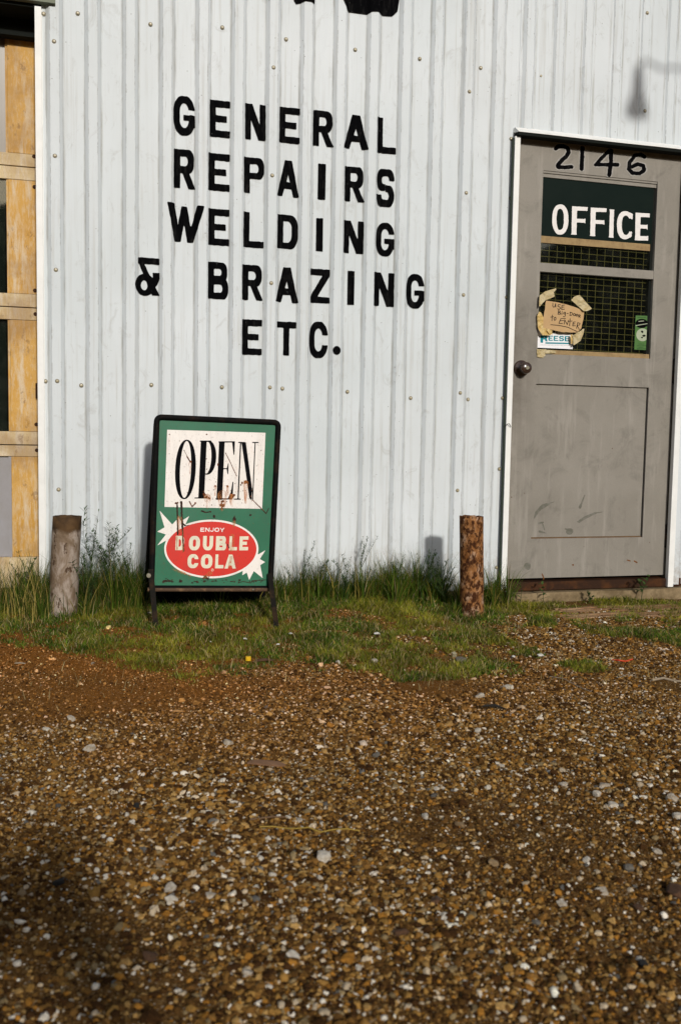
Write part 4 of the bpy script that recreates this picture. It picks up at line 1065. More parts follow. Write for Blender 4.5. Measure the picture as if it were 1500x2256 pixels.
# ------------------------------------------------------------------ posts
def post(pxb, pxt, ytop, Yp, rad, m, label, lean=0.0, jag=.0, seed=1, hollow=False):
    pb = at(pxb, 1340, Yp); pt = at(pxt, ytop, Yp); zb = float(gz(pb[0], Yp))-.25
    e = empty('pipe_post', (pb[0], Yp, zb+.25)); tag(e, label, 'post', 'cut-off pipe posts in the grass')
    bm = bmesh.new(); seg = 40; rings = []
    zt_ = pt[2]; nr = 22
    for i in range(nr+1):
        t = i/nr; z = zb+(zt_-zb)*t; cx = pb[0]+(pt[0]-pb[0])*(z-pb[2])/(pt[2]-pb[2])
        ring = []
        for k_ in range(seg):
            a = 2*math.pi*k_/seg
            rr_ = rad*(1+.05*(fbm(math.cos(a)*2+5, z*9+math.sin(a)*2, 2, 3, seed)-.5))
            zz = z+(jag*(vnoise(math.cos(a)*3+4, math.sin(a)*3, 2, seed)-.5) if i == nr else 0)
            ring.append(bm.verts.new((cx+rr_*math.cos(a), Yp+rr_*math.sin(a), zz)))
        rings.append(ring)
    inner = []
    for k_ in range(seg):
        v0 = rings[-1][k_].co; c0 = Vector((pt[0], Yp, v0.z)); inner.append(bm.verts.new(c0+(v0-c0)*.88))
    rings.append(inner)
    low = [bm.verts.new(v.co-Vector((0, 0, .10))) for v in inner]; rings.append(low)
    for a, b in zip(rings, rings[1:]):
        for k_ in range(seg): bm.faces.new((a[k_], a[(k_+1) % seg], b[(k_+1) % seg], b[k_]))
    bm.faces.new(low)
    bmobj('pipe', bm, m, e, True)
    return e
k = MB('pale_weathered_pipe')
tcz = k.node('ShaderNodeSeparateXYZ'); k.l.new(k.node('ShaderNodeNewGeometry').outputs['Position'], tcz.inputs[0])
zz = tcz.outputs['Z']
a = k.noise(11, 6, .7, k.map((1, 1, .55), (3, 1, 1)), .5)
c = k.ramp(a, [(.30, (.11, .07, .038)), (.44, (.19, .135, .09)), (.56, (.36, .30, .25)), (.64, (.20, .13, .08))])
c = k.mix(k.ramp(k.noise(34, 5, .7, k.map((1, 1, .5), (1, 7, 2))), [(.57, 0), (.62, 1)]), c, (.07, .04, .022))
band = k.ramp(k.math('ADD', k.math('ADD', zz, k.math('MULTIPLY', k.noise(14, 5, .7), .07)), -.0), [(.328, 0), (.345, 1)])
c = k.mix(band, c, k.ramp(k.noise(20, 4), [(.35, (.040, .022, .010)), (.65, (.10, .055, .022))]))
M['postL'] = k.out(c, .8, 0, k.bump(k.noise(60, 5, .7), .4, .002), .2)
post(140, 149, 1137, -.25, .0565, M['postL'], 'pale weathered pipe post with a dark brown top, left of the open sign', 0, .004, 3)
post(1039, 1038, 1137, -.40, .0520, M['postR'], 'straight rust-flaked pipe post in front of the office door trim', 0, .006, 9)

# ------------------------------------------------------------------ open sign
YT, YB = -.315, -.415
zT, zB = .772, .045
SN = np.array([0, -(zT-zB), 0.0]); 
tv = np.array([0, YT-YB, zT-zB]); tv /= np.linalg.norm(tv)       # up the face
xv = np.array([1.0, 0, 0]); nv = np.cross(xv, tv)                 # nv points to the camera? (x cross up)
if nv[1] > 0: nv = -nv
P0 = np.array([.39, YT, zT])
def splane(px, py, lift=0.0): return atP(px, py, P0+nv*lift, nv)
def c1(x, y): return (300+x/4.2857, 890+y/4.2857)
def smap(lift):
    def mp(x, y):
        X, Y_ = c1(x, y); return splane(X, Y_, lift)
    return mp
sign = empty('open_sign', (.63, -.41, -.09)); tag(sign, 'rusty standing metal OPEN sign in green, white and red leaning by the wall', 'sign')
TL, TR, BR, BL = [splane(*c1(*q)) for q in ((170, 95), (1370, 150), (1290, 1770), (115, 1768))]
# panel
iTL, iTR, iBR, iBL = [splane(*c1(*q)) for q in ((200, 140), (1335, 185), (1250, 1725), (140, 1720))]
quadbox('sign_face', [iBL, iBR, iTR, iTL], .012, M['sgreen'], sign, -nv)
# rounded frame swept round the face
def along(a, b, t): return a+(b-a)*t
def frame_path(TL, TR, BR, BL, inset, r):
    xv_ = (TR-TL)/np.linalg.norm(TR-TL); c_ = []
    cs = [BL, TL, TR, BR]
    pts = []
    for i, c0 in enumerate(cs):
        a = cs[i-1]; b = cs[(i+1) % 4]
        da = (a-c0)/np.linalg.norm(a-c0); db = (b-c0)/np.linalg.norm(b-c0)
        c1_ = c0+(da+db)*inset
        rr_ = r if i in (1, 2) else r*.4
        for t in np.linspace(0, 1, 7):
            p = (1-t)**2*(c1_+da*rr_)+2*t*(1-t)*c1_+t**2*(c1_+db*rr_); pts.append(p)
    return pts
def sweep(name, path, prof, m, parent):
    """closed sweep; prof = list of (across, lift)"""
    cen = sum(path)/len(path); n = len(path); L_ = len(prof); V = []; F = []
    for i in range(n):
        d = path[(i+1) % n]-path[i-1]; d /= np.linalg.norm(d); out = np.cross(d, nv); out /= np.linalg.norm(out)
        if np.dot(out, path[i]-cen) < 0: out = -out
        for a, l in prof: V.append(path[i]+out*a+nv*l)
    for i in range(n):
        for j in range(L_): F.append((i*L_+j, i*L_+(j+1) % L_, ((i+1) % n)*L_+(j+1) % L_, ((i+1) % n)*L_+j))
    o = mesh(name, V, F, m, parent, True); bm = bmesh.new(); bm.from_mesh(o.data); bmesh.ops.recalc_face_normals(bm, faces=bm.faces); bm.to_mesh(o.data); bm.free(); return o
fr = .0118
path = frame_path(TL, TR, BR, BL, fr, .022)
pr = [(fr*math.cos(a), .002+.016*math.sin(a)) for a in np.linspace(0, 2*math.pi, 13)[:-1]]
sweep('frame', path, pr, M['frame'], sign)
# back panel frame of the A-stand, swung towards the wall
def back(p, spread): return np.array([p[0], p[1]+spread, p[2]])
bTL, bTR = back(TL, .035)-np.array([0, 0, .02]), back(TR, .035)-np.array([0, 0, .02])
bm = bmesh.new()
gl = gset(345, 1386); gr = gset(611, 1386)
for tp_, bx in ((bTL, gl[0]-.01), (bTR, gr[0]+.0)):
    tube(bm, [tp_+np.array([0.01 if tp_ is bTL else -.012, 0, -.02]), (bx, -.06, float(gz(bx, -.08))-.01)], .009, 8)
tube(bm, [(bTL[0]+.012, -.20, .35), (bTR[0]-.012, -.20, .34)], .008, 8)
bmobj('rear_leg_frame', bm, M['frame'], sign)
quadbox('rear_panel', [(.402, -.150, -.035), (.872, -.150, -.043), (.905, -.285, .735), (.405, -.285, .75)], .012, M['black'], sign, (0, 1, .17))
# rusty cross bar and legs
ca, cb = splane(*c1(110, 1752), .012), splane(*c1(1290, 1752), .012)
bm = bmesh.new(); tube(bm, [ca, cb], [.0085, .0085], 10); bmobj('cross_bar', bm, m_rust('rubbed_rusty_bar', (.09, .055, .035), (.22, .13, .07), .8, 30), sign)
def leg(top, bot, wd):
    bm = bmesh.new(); top = Vector(tuple(top)); bot = Vector(tuple(bot)); d = (bot-top).normalized()
    sx = Vector((1, 0, 0)); f = Vector(tuple(nv))
    for (a, b, t0) in ((sx*wd, f*.003, 0), ):
        vs0 = []
        for c_ in (top, bot):
            vs0.append([bm.verts.new(c_+sx*(wd*u_)+f*(w_*.5)) for u_, w_ in ((-.5, .004), (.5, .004), (.5, -.004), (.5, -.032), (.38, -.032), (.38, -.004), (-.5, -.004))])
        for i in range(7): bm.faces.new((vs0[0][i], vs0[0][(i+1) % 7], vs0[1][(i+1) % 7], vs0[1][i]))
        bm.faces.new(vs0[0]); bm.faces.new(vs0[1][::-1])
    bmesh.ops.recalc_face_normals(bm, faces=bm.faces)
    return bmobj('leg', bm, M['legsteel'], sign)
leg(splane(*c1(140, 1560), .016), Vector(gl)+Vector((0, 0, -.02)), .021)
leg(splane(*c1(1262, 1600), .016), Vector(gr)+Vector((0, 0, -.02)), .021)
bm = bmesh.new(); p = splane(*c1(120, 1618), .026); lathe(bm, [(.0001, 0), (.009, 0), (.009, .008), (.0001, .010)], p, 'y', 8); bmobj('bolt', bm, M['washer'], sign)
bm = bmesh.new(); p = splane(*c1(1105, 1752), .022); lathe(bm, [(.0001, 0), (.004, 0), (.003, .003), (.0001, .004)], p, 'y', 8); bmobj('bolt', bm, M['washer'], sign)
# print
E_ = .0004
paint('white_square', [(295,243),(1222,272),(1190,990),(270,972)], 'poly', 30, smap(E_), M['swhite'], sign)
S1 = .012       # tilt of the print
def sk(f, cx): return lambda x, y: f(x, y-(x-cx)*.012)
O_ = S(p_ell(467, 618, 97, 281, 2.15), p_ell(468, 618, 52, 268, 2.0))
Pn = U(p_box(600,656,348,893), p_box(590,700,345,356), p_box(565,702,882,893), S(p_ell(672,507,80,161,2.1), p_ell(664,507,42,150,2.0), p_box(500,640,300,700)))
En = U(p_box(772,826,352,905), p_box(768,922,352,364), p_box(762,925,890,902), p_poly([(895,360),(922,360),(922,480),(914,480)]), p_poly([(880,890),(925,890),(925,735),(916,735),(905,830)]), p_box(820,872,606,616), p_poly([(872,560),(872,665),(866,665),(855,614),(866,560)]))
Nn = U(p_box(970,982,360,903), p_box(953,1008,358,368), p_box(936,1000,893,904), p_poly([(985,360),(1012,360),(1103,905),(1096,905),(1080,885)]), p_poly([(983,360),(1025,360),(1104,800),(1104,905),(1082,880)]), p_box(1108,1118,362,905), p_box(1084,1146,359,369))
def tiltf(f, k_=-.045, y0=620): return lambda x, y: f(x-(y-y0)*k_, y)
for nm, f, bd in (('O', O_, (350,590,325,915)), ('P', Pn, (540,780,330,910)), ('E', En, (740,950,340,920)), ('N', Nn, (915,1165,345,920))):
    paint('open_letter', tiltf(f), bd, 130, smap(2*E_), M['sblack'], sign)
burstL = p_poly([(222,1005),(342,1138),(405,1072),(425,1108),(503,1058),(465,1140),(520,1250),(340,1400),(282,1290),(200,1338),(283,1232),(200,1205),(270,1165)])
burstR = p_poly([(1222,1380),(1168,1465),(1218,1492),(1172,1522),(1196,1645),(1112,1578),(1068,1662),(1045,1592),(1002,1618),(1010,1560),(960,1500),(1100,1380),(1155,1420)])
paint('starburst', burstL, (195,525,1000,1405), 90, smap(E_), M['swhite'], sign)
paint('starburst', burstR, (955,1226,1375,1668), 80, smap(E_), M['swhite'], sign)
paint('oval_border', p_ell(711,1369,444,277), (262,1160,1087,1650), 110, smap(2*E_), M['swhite'], sign)
paint('red_oval', p_ell(711,1369,426,259), (280,1142,1105,1632), 110, smap(3*E_), M['sred'], sign)
def word(txt, rects, name, m, kw, lift=4, n=40):
    for ch, (l, r, t, b) in zip(txt, rects):
        g = glyph(ch, **kw)
        mp_ = smap(lift*E_)
        paint(name, g, (-.04, 1.04, -.04, 1.04), n, (lambda l, r, t, b, mp_: lambda u_, v: mp_(l+u_*(r-l)+.04*(v-.5)*(b-t), b-v*(b-t)))(l, r, t, b, mp_), m, sign)
word('ENJOY', [(608,646,1168,1206),(654,696,1168,1206),(702,734,1168,1206),(742,786,1168,1207),(790,836,1170,1208)], 'slogan_letter', M['swhite'], dict(t=.22, s=.22), 4, 24)
word('DOUBLE', [(374,456,1245,1380),(500,604,1246,1382),(632,728,1246,1382),(754,852,1248,1382),(880,955,1248,1382),(976,1060,1250,1382)], 'brand_letter', M['scream'], dict(t=.36, s=.24))
word('COLA', [(487,590,1418,1550),(613,722,1420,1552),(748,828,1420,1552),(838,945,1422,1554)], 'brand_letter', M['scream'], dict(t=.35, s=.24))
paint('registered_mark', U(S(p_ell(722,1567,13,13), p_ell(722,1567,10,10)), p_box(717,721,1560,1574), p_box(717,727,1560,1563), p_box(725,727,1560,1568)), (705,740,1550,1584), 50, smap(4*E_), M['scream'], sign)
# rust
R2 = random.Random(5)
sp = []
for (x_, y_, r_) in [(1035,738,16),(1052,742,10),(1000,745,9),(865,776,11),(748,776,8),(775,566,9),(772,578,5),(512,545,10),(490,505,5),(455,438,4),(645,855,14),(665,872,15),(690,890,13),(640,825,6),(815,920,17),(815,955,22),(810,985,10),(905,870,18),(880,890,14),(925,860,10),(560,938,10),(510,930,6),(375,935,10),(395,930,9),(430,935,11),(318,288,7),(316,350,4),(314,470,4),(668,288,6),(665,518,5),(668,615,5),(990,765,6),(968,690,4),(1085,870,5),(1010,820,5),(940,830,4),(715,955,5),(485,838,4),(1180,440,5)]:
    sp.append(wob(p_ell(x_, y_, r_, r_*R2.uniform(.7, 1.2)), r_*.6, .08, R2.randint(0, 90)))
for i in range(60):
    x_ = R2.uniform(600, 1100); y_ = R2.gauss(860, 90); r_ = R2.uniform(1.5, 4.5); sp.append(p_ell(x_, min(y_, 985), r_, r_))
sp.append(wob(p_line([(845,462),(880,530),(950,680)], 3.2), 2, .1, 2)); sp.append(wob(p_line([(1100,905),(1160,965),(1205,1010)], 3.5), 2, .1, 2)); sp.append(p_line([(455,440),(482,490)], 2)); sp.append(wob(p_line([(482,495),(515,550)], 5), 3, .1, 3)); sp.append(wob(p_line([(505,920),(530,970),(560,940)], 5), 3, .1, 3))
tag(paint('rust_spots', U(*sp), (295,1225,270,1015), 330, smap(5*E_), M['spot'], sign), kind='stuff')
dr = [wob(p_line([(388,940),(392,1060),(395,1235)], 7), 4, .06, 1), wob(p_seg((428,925),(436,1100),10,8), 4, .06, 2), wob(p_seg((434,1090),(450,1385),9,7), 5, .06, 3), wob(p_line([(438,1120),(465,1150)], 6), 4, .08, 3), wob(p_ell(930,1090,17,22), 6, .1, 4), wob(p_seg((930,1055),(930,1100),4,10), 4, .1, 4), wob(p_ell(738,1060,10,14), 5, .1, 5), wob(p_line([(620,1010),(650,1022),(705,1018)], 6), 5, .08, 6), wob(p_ell(1082,1048,14,8), 6, .1, 7), p_line([(1205,1010),(1228,1035),(1252,985)], 4), wob(p_ell(290,215,7,7), 3, .1, 8), wob(p_ell(225,605,8,6), 3, .1, 8), p_line([(1248,455),(1275,478)], 3.5), wob(p_line([(865,1325),(878,1360)], 4), 3, .1, 8), p_line([(500,1145),(455,1150)], 3)]
for i in range(95):
    x_ = R2.choice([R2.uniform(250, 350), R2.uniform(410, 430), R2.uniform(530, 1225), R2.uniform(530, 1225)]); dr.append(wob(p_ell(x_, 1672+R2.gauss(0, 7), R2.uniform(3, 12), R2.uniform(2, 7)), 4, .15, i))
for i in range(10): dr.append(wob(p_seg((665+R2.gauss(0, 16), 1650), (665+R2.gauss(0, 20), 1605+R2.uniform(0, 30)), 5, 3), 3, .12, i))
dr.append(p_line([(965,1690),(1010,1675),(1080,1690),(1110,1668),(1225,1660)], 3))
tag(paint('dark_rust_runs', U(*dr), (215,1285,900,1700), 330, smap(5*E_), M['drip'], sign), kind='stuff')
k = MB('thin_rust_stain')
mo = k.n['Material Output']; trn = k.n.new('ShaderNodeBsdfTransparent'); mx = k.n.new('ShaderNodeMixShader')
k.l.new(k.math('MULTIPLY', k.ramp(k.noise(1, 4, .65, k.map((120, 120, 16))), [(.38, 0), (.68, 1)]), .62), mx.inputs[0]); k.l.new(trn.outputs[0], mx.inputs[1]); k.l.new(k.b.outputs[0], mx.inputs[2]); k.l.new(mx.outputs[0], mo.inputs[0])
k.out((.55, .20, .05), .6, 0, None, .3); M['stain'] = k.m
stn = [p_seg((1035,750),(1035,930),26,12), p_seg((865,780),(868,860),12,6), p_seg((748,780),(748,860),12,6), p_seg((512,550),(510,660),12,5), p_seg((815,860),(815,985),45,30), p_seg((675,880),(680,980),34,14), p_seg((316,290),(316,400),9,5), p_seg((900,880),(905,960),30,14), p_seg((410,1080),(415,1200),24,18), p_seg((440,1200),(445,1400),12,5), p_seg((925,1120),(925,1160),20,8), p_seg((905,1250),(905,1370),22,22), p_seg((385,1260),(388,1370),9,7), p_seg((700,1600),(640,1640),22,12), p_seg((350,1560),(520,1625),10,10), p_seg((900,1450),(880,1540),16,14)]
boxes_ = [(1035,840,70,130),(866,820,40,75),(748,820,40,75),(511,605,40,90),(815,922,75,110),(678,930,60,95),(316,345,35,85),(902,920,60,80),(412,1140,60,110),(418,1300,60,140),(925,1140,45,60),(905,1310,50,100),(398,1315,55,105),(670,1620,65,55),(435,1592,105,55),(890,1495,50,75)]
for i_, (f_, b_) in enumerate(zip(stn, boxes_)): paint('rust_stain', wob(f_, 8, .02, 4), (b_[0]-b_[2], b_[0]+b_[2], b_[1]-b_[3], b_[1]+b_[3]), 40, smap((6+.25*i_)*E_), M['stain'], sign)

# ------------------------------------------------------------------ gravel: points for geometry nodes
def gravel_points():
    out = []
    n0 = 1050000
    x = rng.uniform(-1.9, 4.4, n0); y = rng.uniform(-3.9, -.28, n0)
    t = turf_density(x, y)
    fwd = (x-CAM[0])*CF[0]+(y-CAM[1])*CF[1]; lat = (x-CAM[0])*CR[0]+(y-CAM[1])*CR[1]
    ins = (fwd > .3) & ((np.abs(lat) < fwd*.42+.30) | ((np.abs(lat) < fwd*.42+1.1) & (rng.random(n0) < .6)))
    bare = fbm(x, y, 2.1, 3, 41); reddirt = redmask(x, y)      # finer reddish soil at upper left
    keep = ins & (rng.random(n0) > t*.93) & (rng.random(n0) > np.clip((bare-.55)*7, 0, .62)) & (rng.random(n0) > reddirt*.62)
    x, y, rd = x[keep], y[keep], reddirt[keep]; n = len(x)
    r = np.exp(rng.normal(math.log(.00225), .44, n)); r = np.clip(r, .0010, .0068)*(1-.35*rd)
    big = rng.random(n) < .0022; r[big] = rng.uniform(.006, .010, big.sum()); r *= .72+.62*fbm(x, y, 2.6, 3, 91)
    return x, y, r
gxp, gyp, gr_ = gravel_points(); n = len(gxp)
Vp = np.stack([gxp, gyp, gz(gxp, gyp)+(fbm(gxp, gyp, 22, 3, 7)-.5)*.007+gr_*.25], 1)
me = bpy.data.meshes.new('gravel'); me.vertices.add(n); me.vertices.foreach_set('co', Vp.ravel()); me.update()
a = me.attributes.new('rot', 'FLOAT_VECTOR', 'POINT'); a.data.foreach_set('vector', np.stack([rng.normal(0, .35, n), rng.normal(0, .35, n), rng.uniform(0, 6.283, n)], 1).ravel())
a = me.attributes.new('scl', 'FLOAT_VECTOR', 'POINT'); a.data.foreach_set('vector', (gr_[:, None]*np.stack([rng.uniform(.8, 1.5, n), rng.uniform(.7, 1.2, n), rng.uniform(.45, .95, n)], 1)).ravel())
a = me.attributes.new('pick', 'INT', 'POINT'); a.data.foreach_set('value', rng.integers(0, 4, n).astype(np.int32))
pal = np.array([(.045, .020, .007), (.12, .058, .016), (.22, .110, .028), (.33, .180, .046), (.40, .18, .03), (.50, .30, .10), (.30, .22, .11), (.13, .13, .12), (.66, .53, .36), (.86, .78, .64)])
pw = np.array([.20, .19, .16, .13, .07, .09, .055, .01, .055, .04]); pw /= pw.sum()
ci = rng.choice(len(pal), n, p=pw); cc = pal[ci]*rng.uniform(.75, 1.25, (n, 1))
rdm = redmask(gxp, gyp)[:, None]
cc = np.clip(cc*(1-rdm*.75)+cc.mean(1, keepdims=True)*np.array([[2.1, .85, .22]])*rdm*.75, 0, 1)
a = me.color_attributes.new('tint', 'FLOAT_COLOR', 'POINT'); a.data.foreach_set('color', np.concatenate([cc, np.ones((n, 1))], 1).ravel())
k = MB('pebble'); at_n = k.node('ShaderNodeAttribute', attribute_name='tint', attribute_type='INSTANCER')
c = k.mix(k.ramp(k.noise(1.6, 4, .7), [(.35, 0), (.7, 1)]), at_n.outputs['Color'], k.mix(.45, at_n.outputs['Color'], (.09, .045, .015)))
M['pebble'] = k.out(c, .9, 0, k.bump(k.noise(3, 4), .4, .15), .04)
gravel = link('gravel', me, None); tag(gravel, 'loose brown gravel with pale chips covering the forecourt', 'gravel', kind='stuff')
me.materials.append(M['pebble'])
ng = bpy.data.node_groups.new('pebble_scatter', 'GeometryNodeTree')
ng.interface.new_socket('Geometry', in_out='INPUT', socket_type='NodeSocketGeometry'); ng.interface.new_socket('Geometry', in_out='OUTPUT', socket_type='NodeSocketGeometry')
N = ng.nodes; Lk = ng.links
gi = N.new('NodeGroupInput'); go = N.new('NodeGroupOutput')
g2i = N.new('GeometryNodeGeometryToInstance')
for i in range(4):
    ico = N.new('GeometryNodeMeshIcoSphere'); ico.inputs['Subdivisions'].default_value = 2; ico.inputs['Radius'].default_value = 1
    sp_ = N.new('GeometryNodeSetPosition'); nz = N.new('ShaderNodeTexNoise'); nz.noise_dimensions = '4D'; nz.inputs['W'].default_value = i*7.3; nz.inputs['Scale'].default_value = 1.1; nz.inputs['Detail'].default_value = 1.5
    sub = N.new('ShaderNodeVectorMath'); sub.operation = 'SUBTRACT'; sub.inputs[1].default_value = (.5, .5, .5)
    scv = N.new('ShaderNodeVectorMath'); scv.operation = 'SCALE'; scv.inputs['Scale'].default_value = 2.1
    Lk.new(nz.outputs['Color'], sub.inputs[0]); Lk.new(sub.outputs[0], scv.inputs[0]); Lk.new(scv.outputs[0], sp_.inputs['Offset']); Lk.new(ico.outputs['Mesh'], sp_.inputs['Geometry'])
    sm_ = N.new('GeometryNodeSetShadeSmooth'); sm_.inputs['Shade Smooth'].default_value = (i == 0)
    mt = N.new('GeometryNodeSetMaterial'); mt.inputs['Material'].default_value = M['pebble']
    Lk.new(sp_.outputs[0], sm_.inputs[0]); Lk.new(sm_.outputs[0], mt.inputs[0]); Lk.new(mt.outputs[0], g2i.inputs[0])
m2p = N.new('GeometryNodeMeshToPoints'); iop = N.new('GeometryNodeInstanceOnPoints'); iop.inputs['Pick Instance'].default_value = True
def named(nm, ty):
    q = N.new('GeometryNodeInputNamedAttribute'); q.data_type = ty; q.inputs['Name'].default_value = nm; return q.outputs[0]
Lk.new(gi.outputs[0], iop.inputs['Points']); Lk.new(g2i.outputs[0], iop.inputs['Instance'])
Lk.new(named('pick', 'INT'), iop.inputs['Instance Index'])
e2r = N.new('FunctionNodeEulerToRotation'); Lk.new(named('rot', 'FLOAT_VECTOR'), e2r.inputs[0]); Lk.new(e2r.outputs[0], iop.inputs['Rotation'])
Lk.new(named('scl', 'FLOAT_VECTOR'), iop.inputs['Scale']); Lk.new(iop.outputs[0], go.inputs[0])
N.remove(m2p)
md = gravel.modifiers.new('scatter', 'NODES'); md.node_group = ng

# ------------------------------------------------------------------ single stones one can pick out
def stone_mesh(seed):
    bm = bmesh.new(); bmesh.ops.create_icosphere(bm, subdivisions=2, radius=1)
    R_ = random.Random(seed); fr_ = [Vector((R_.gauss(0, 1), R_.gauss(0, 1), R_.gauss(0, 1))).normalized() for _ in range(12)]
    cut = [R_.uniform(.42, .82) for _ in fr_]
    for v in bm.verts:
        for f, c_ in zip(fr_, cut):
            d = v.co.dot(f)
            if d > c_: v.co -= f*(d-c_)
        v.co *= R_.uniform(.96, 1.04)
    me = bpy.data.meshes.new('stone'); bm.to_mesh(me); bm.free(); return me
SMs = [stone_mesh(i) for i in range(6)]
def m_stone(nm, c0, c1_): 
    k = MB(nm); c = k.mix(k.ramp(k.noise(1.8, 5, .7), [(.35, 0), (.68, 1)]), c0, c1_); return k.out(c, .85, 0, k.bump(k.noise(5, 4, .7), .5, .1), .2)
MS = {'pale': m_stone('pale_limestone', (.62, .56, .47), (.34, .25, .15)), 'white': m_stone('white_stone', (.72, .66, .56), (.46, .38, .27)), 'dark': m_stone('dark_stone', (.03, .028, .026), (.015, .014, .014)),
      'brown': m_stone('brown_stone', (.13, .065, .035), (.07, .04, .02)), 'grey': m_stone('grey_stone', (.22, .195, .16), (.13, .115, .09)), 'tan': m_stone('tan_stone', (.36, .25, .13), (.22, .14, .07))}
for s_ in SMs: s_.materials.append(MS['pale'])
stones = [  # px, py, width px, colour, label
 (156,1588,24,'pale','cream stone in the left foreground, upper one of the pair near the red soil'),(102,1610,24,'white','white chip lowest of the two left of the cream stone'),(196,1653,30,'pale','flat cream stone below the pair at the left of the gravel'),(502,1641,30,'pale','pale flat stone in the middle of the upper gravel'),(186,1700,12,'white','small white oval pebble under the flat cream stone'),
 (222,1783,18,'tan','tan rounded stone on the shaded left gravel'),(301,1779,22,'dark','small black lump on the left gravel'),(131,1946,30,'dark','dark round stone in the lower left shade'),(50,1972,26,'tan','dull tan stone beside the dark round one at lower left'),(376,1960,38,'pale','pale stone left of the squarish cream stone'),
 (378,1988,34,'white','blocky pale stone just below its paler neighbour'),(465,1976,34,'pale','squarish cream stone with an orange stain in the left half'),(711,1896,48,'white','long white stone below the yellow strand'),(569,1917,26,'grey','grey-tan stone left below the yellow strand'),(600,1930,24,'white','white stone right of the grey-tan stone'),
 (547,2150,38,'pale','large pale stone near the bottom centre'),(645,2110,34,'white','white wedge-shaped stone right of the large pale bottom stone'),(332,2112,48,'brown','flat brown stone in the lower left gravel'),(636,1805,20,'white','white stone above the left end of the yellow strand'),(660,1810,24,'pale','pale stone above the yellow strand beside a white one'),
 (472,1815,28,'grey','pinkish grey flat stone in the centre left'),(350,1908,34,'tan','flat tan stone in the left centre gravel'),(403,1834,20,'white','slim white chip in the left centre'),(846,1603,18,'pale','round cream pebble in the upper middle gravel'),(1053,1614,24,'white','greyish white stone in the upper right gravel'),
 (1118,1518,26,'white','white stone just right of the turf tongue'),(1055,1537,24,'pale','flat cream stone below the turf tongue'),(830,1666,22,'grey','light grey flat stone right of centre'),(1240,1732,24,'pale','upright cream stone in the right gravel'),(1328,1735,34,'pale','large cream stone right of the upright one'),
 (1313,1754,28,'white','white stone touching the large cream stone from below'),(1350,1778,34,'white','broad white stone under the large cream pair'),(1482,1764,34,'pale','cream stone at the right edge of the gravel'),(1490,1803,30,'white','white stone at the far right edge below the cream one'),(937,1802,26,'white','white flat stone in the centre right'),
 (1014,1820,32,'tan','tan flat stone below and right of the centre'),(1385,1920,34,'grey','bluish grey stone in the right foreground'),(1325,1968,36,'pale','angular pale stone in the right foreground'),(1488,1972,60,'brown','large brown stone cut by the right edge'),(957,1990,34,'brown','dark brown stone in the lower middle'),
 (884,2060,40,'brown','round brown stone near the bottom, right of centre'),(1180,2036,26,'grey','dark grey stone in the lower right'),(1415,2130,32,'dark','black flat lump in the lower right corner area'),(1404,2002,30,'brown','reddish brown stone at lower right'),(826,2096,24,'white','bright white pebble near the bottom, right of centre'),
 (788,2135,22,'white','bright white pebble at bottom centre'),(1236,1995,26,'pale','small cream stone by the lower right'),(742,2055,34,'grey','grey slate-like stone near the bottom centre'),(1445,1880,24,'pale','cream stone above the large brown edge stone'),(1290,1900,26,'white','white stone left of the bluish grey stone'),
 (824,1459,18,'white','white stone at the turf edge right of the sign'),(1012,1460,36,'grey','flat grey-brown rock in the turf tongue'),(745,1462,16,'white','small white chip at the turf edge below the sign'),(1264,1402,12,'tan','tan pebble by the wooden board'),(850,1640,14,'grey','small grey pebble in the upper middle gravel'),(1105,1690,18,'white','small white stone in the right centre gravel'),
 (960,1740,16,'white','small pale chip in the centre right gravel'),(1190,1840,20,'tan','small tan stone in the right gravel'),(1085,1905,26,'tan','brownish tan stone right of the centre'),(905,1945,18,'white','small bright chip in the lower middle')]
for i, (px, py, wpx, cn, lab) in enumerate(stones):
    p = gset(px, py); dist = float(np.dot(np.array(p)-CAM, CF)); r_ = wpx*dist/FPX/2
    o = bpy.data.objects.new('stone', SMs[i % 6]); COL.objects.link(o)
    o.location = (p[0], p[1], p[2]+r_*.28); o.scale = (r_*1.05, r_*random.uniform(.75, 1.1), r_*random.uniform(.5, .72)); o.rotation_euler = (random.uniform(-.25, .25), random.uniform(-.25, .25), random.uniform(0, 6.28))
    if cn != 'pale': o.material_slots[0].link = 'OBJECT'; o.material_slots[0].material = MS[cn]
    tag(o, lab, 'stone', 'larger stones lying on the gravel')

# ------------------------------------------------------------------ litter and small finds
def strand(name, pxs, r_, m, label, cat, lift=.006):
    bm = bmesh.new(); pts = [Vector(gset(x_, y_))+Vector((0, 0, lift+.003*math.sin(i*2.1))) for i, (x_, y_) in enumerate(pxs)]
    tube(bm, pts, r_, 6); o = bmobj(name, bm, m); tag(o, label, cat); return o
M['yellowstrand'] = m_paint('yellow_plastic', (.36, .24, .045), (.26, .17, .04), .7)
strand('yellow_strand', [(572,1832),(600,1834),(625,1832),(650,1836),(680,1836),(705,1841),(735,1838),(765,1839),(792,1838)], .0012, M['yellowstrand'], 'long thin yellow straw lying across the middle of the gravel', 'straw', .010)
M['twig'] = m_paint('dry_twig', (.30, .24, .17), (.18, .12, .07), .8)
strand('twig', [(1210,1494),(1240,1500),(1268,1512),(1300,1528)], .0015, M['twig'], 'bleached curved twig on the gravel right of the turf tongue', 'twig')
strand('twig', [(1435,1502),(1460,1499),(1485,1502),(1530,1508)], .0040, M['twig'], 'thick dry twig in the small turf patch at the right edge', 'twig')
strand('twig', [(722,1625),(714,1636),(716,1648),(724,1652)], .0013, M['twig'], 'small pale hooked twig in the upper middle gravel', 'twig')
strand('twig', [(550,1812),(600,1808),(632,1804)], .0018, m_paint('brown_twig', (.14, .08, .04)), 'straight brown twig above the yellow straw', 'twig')
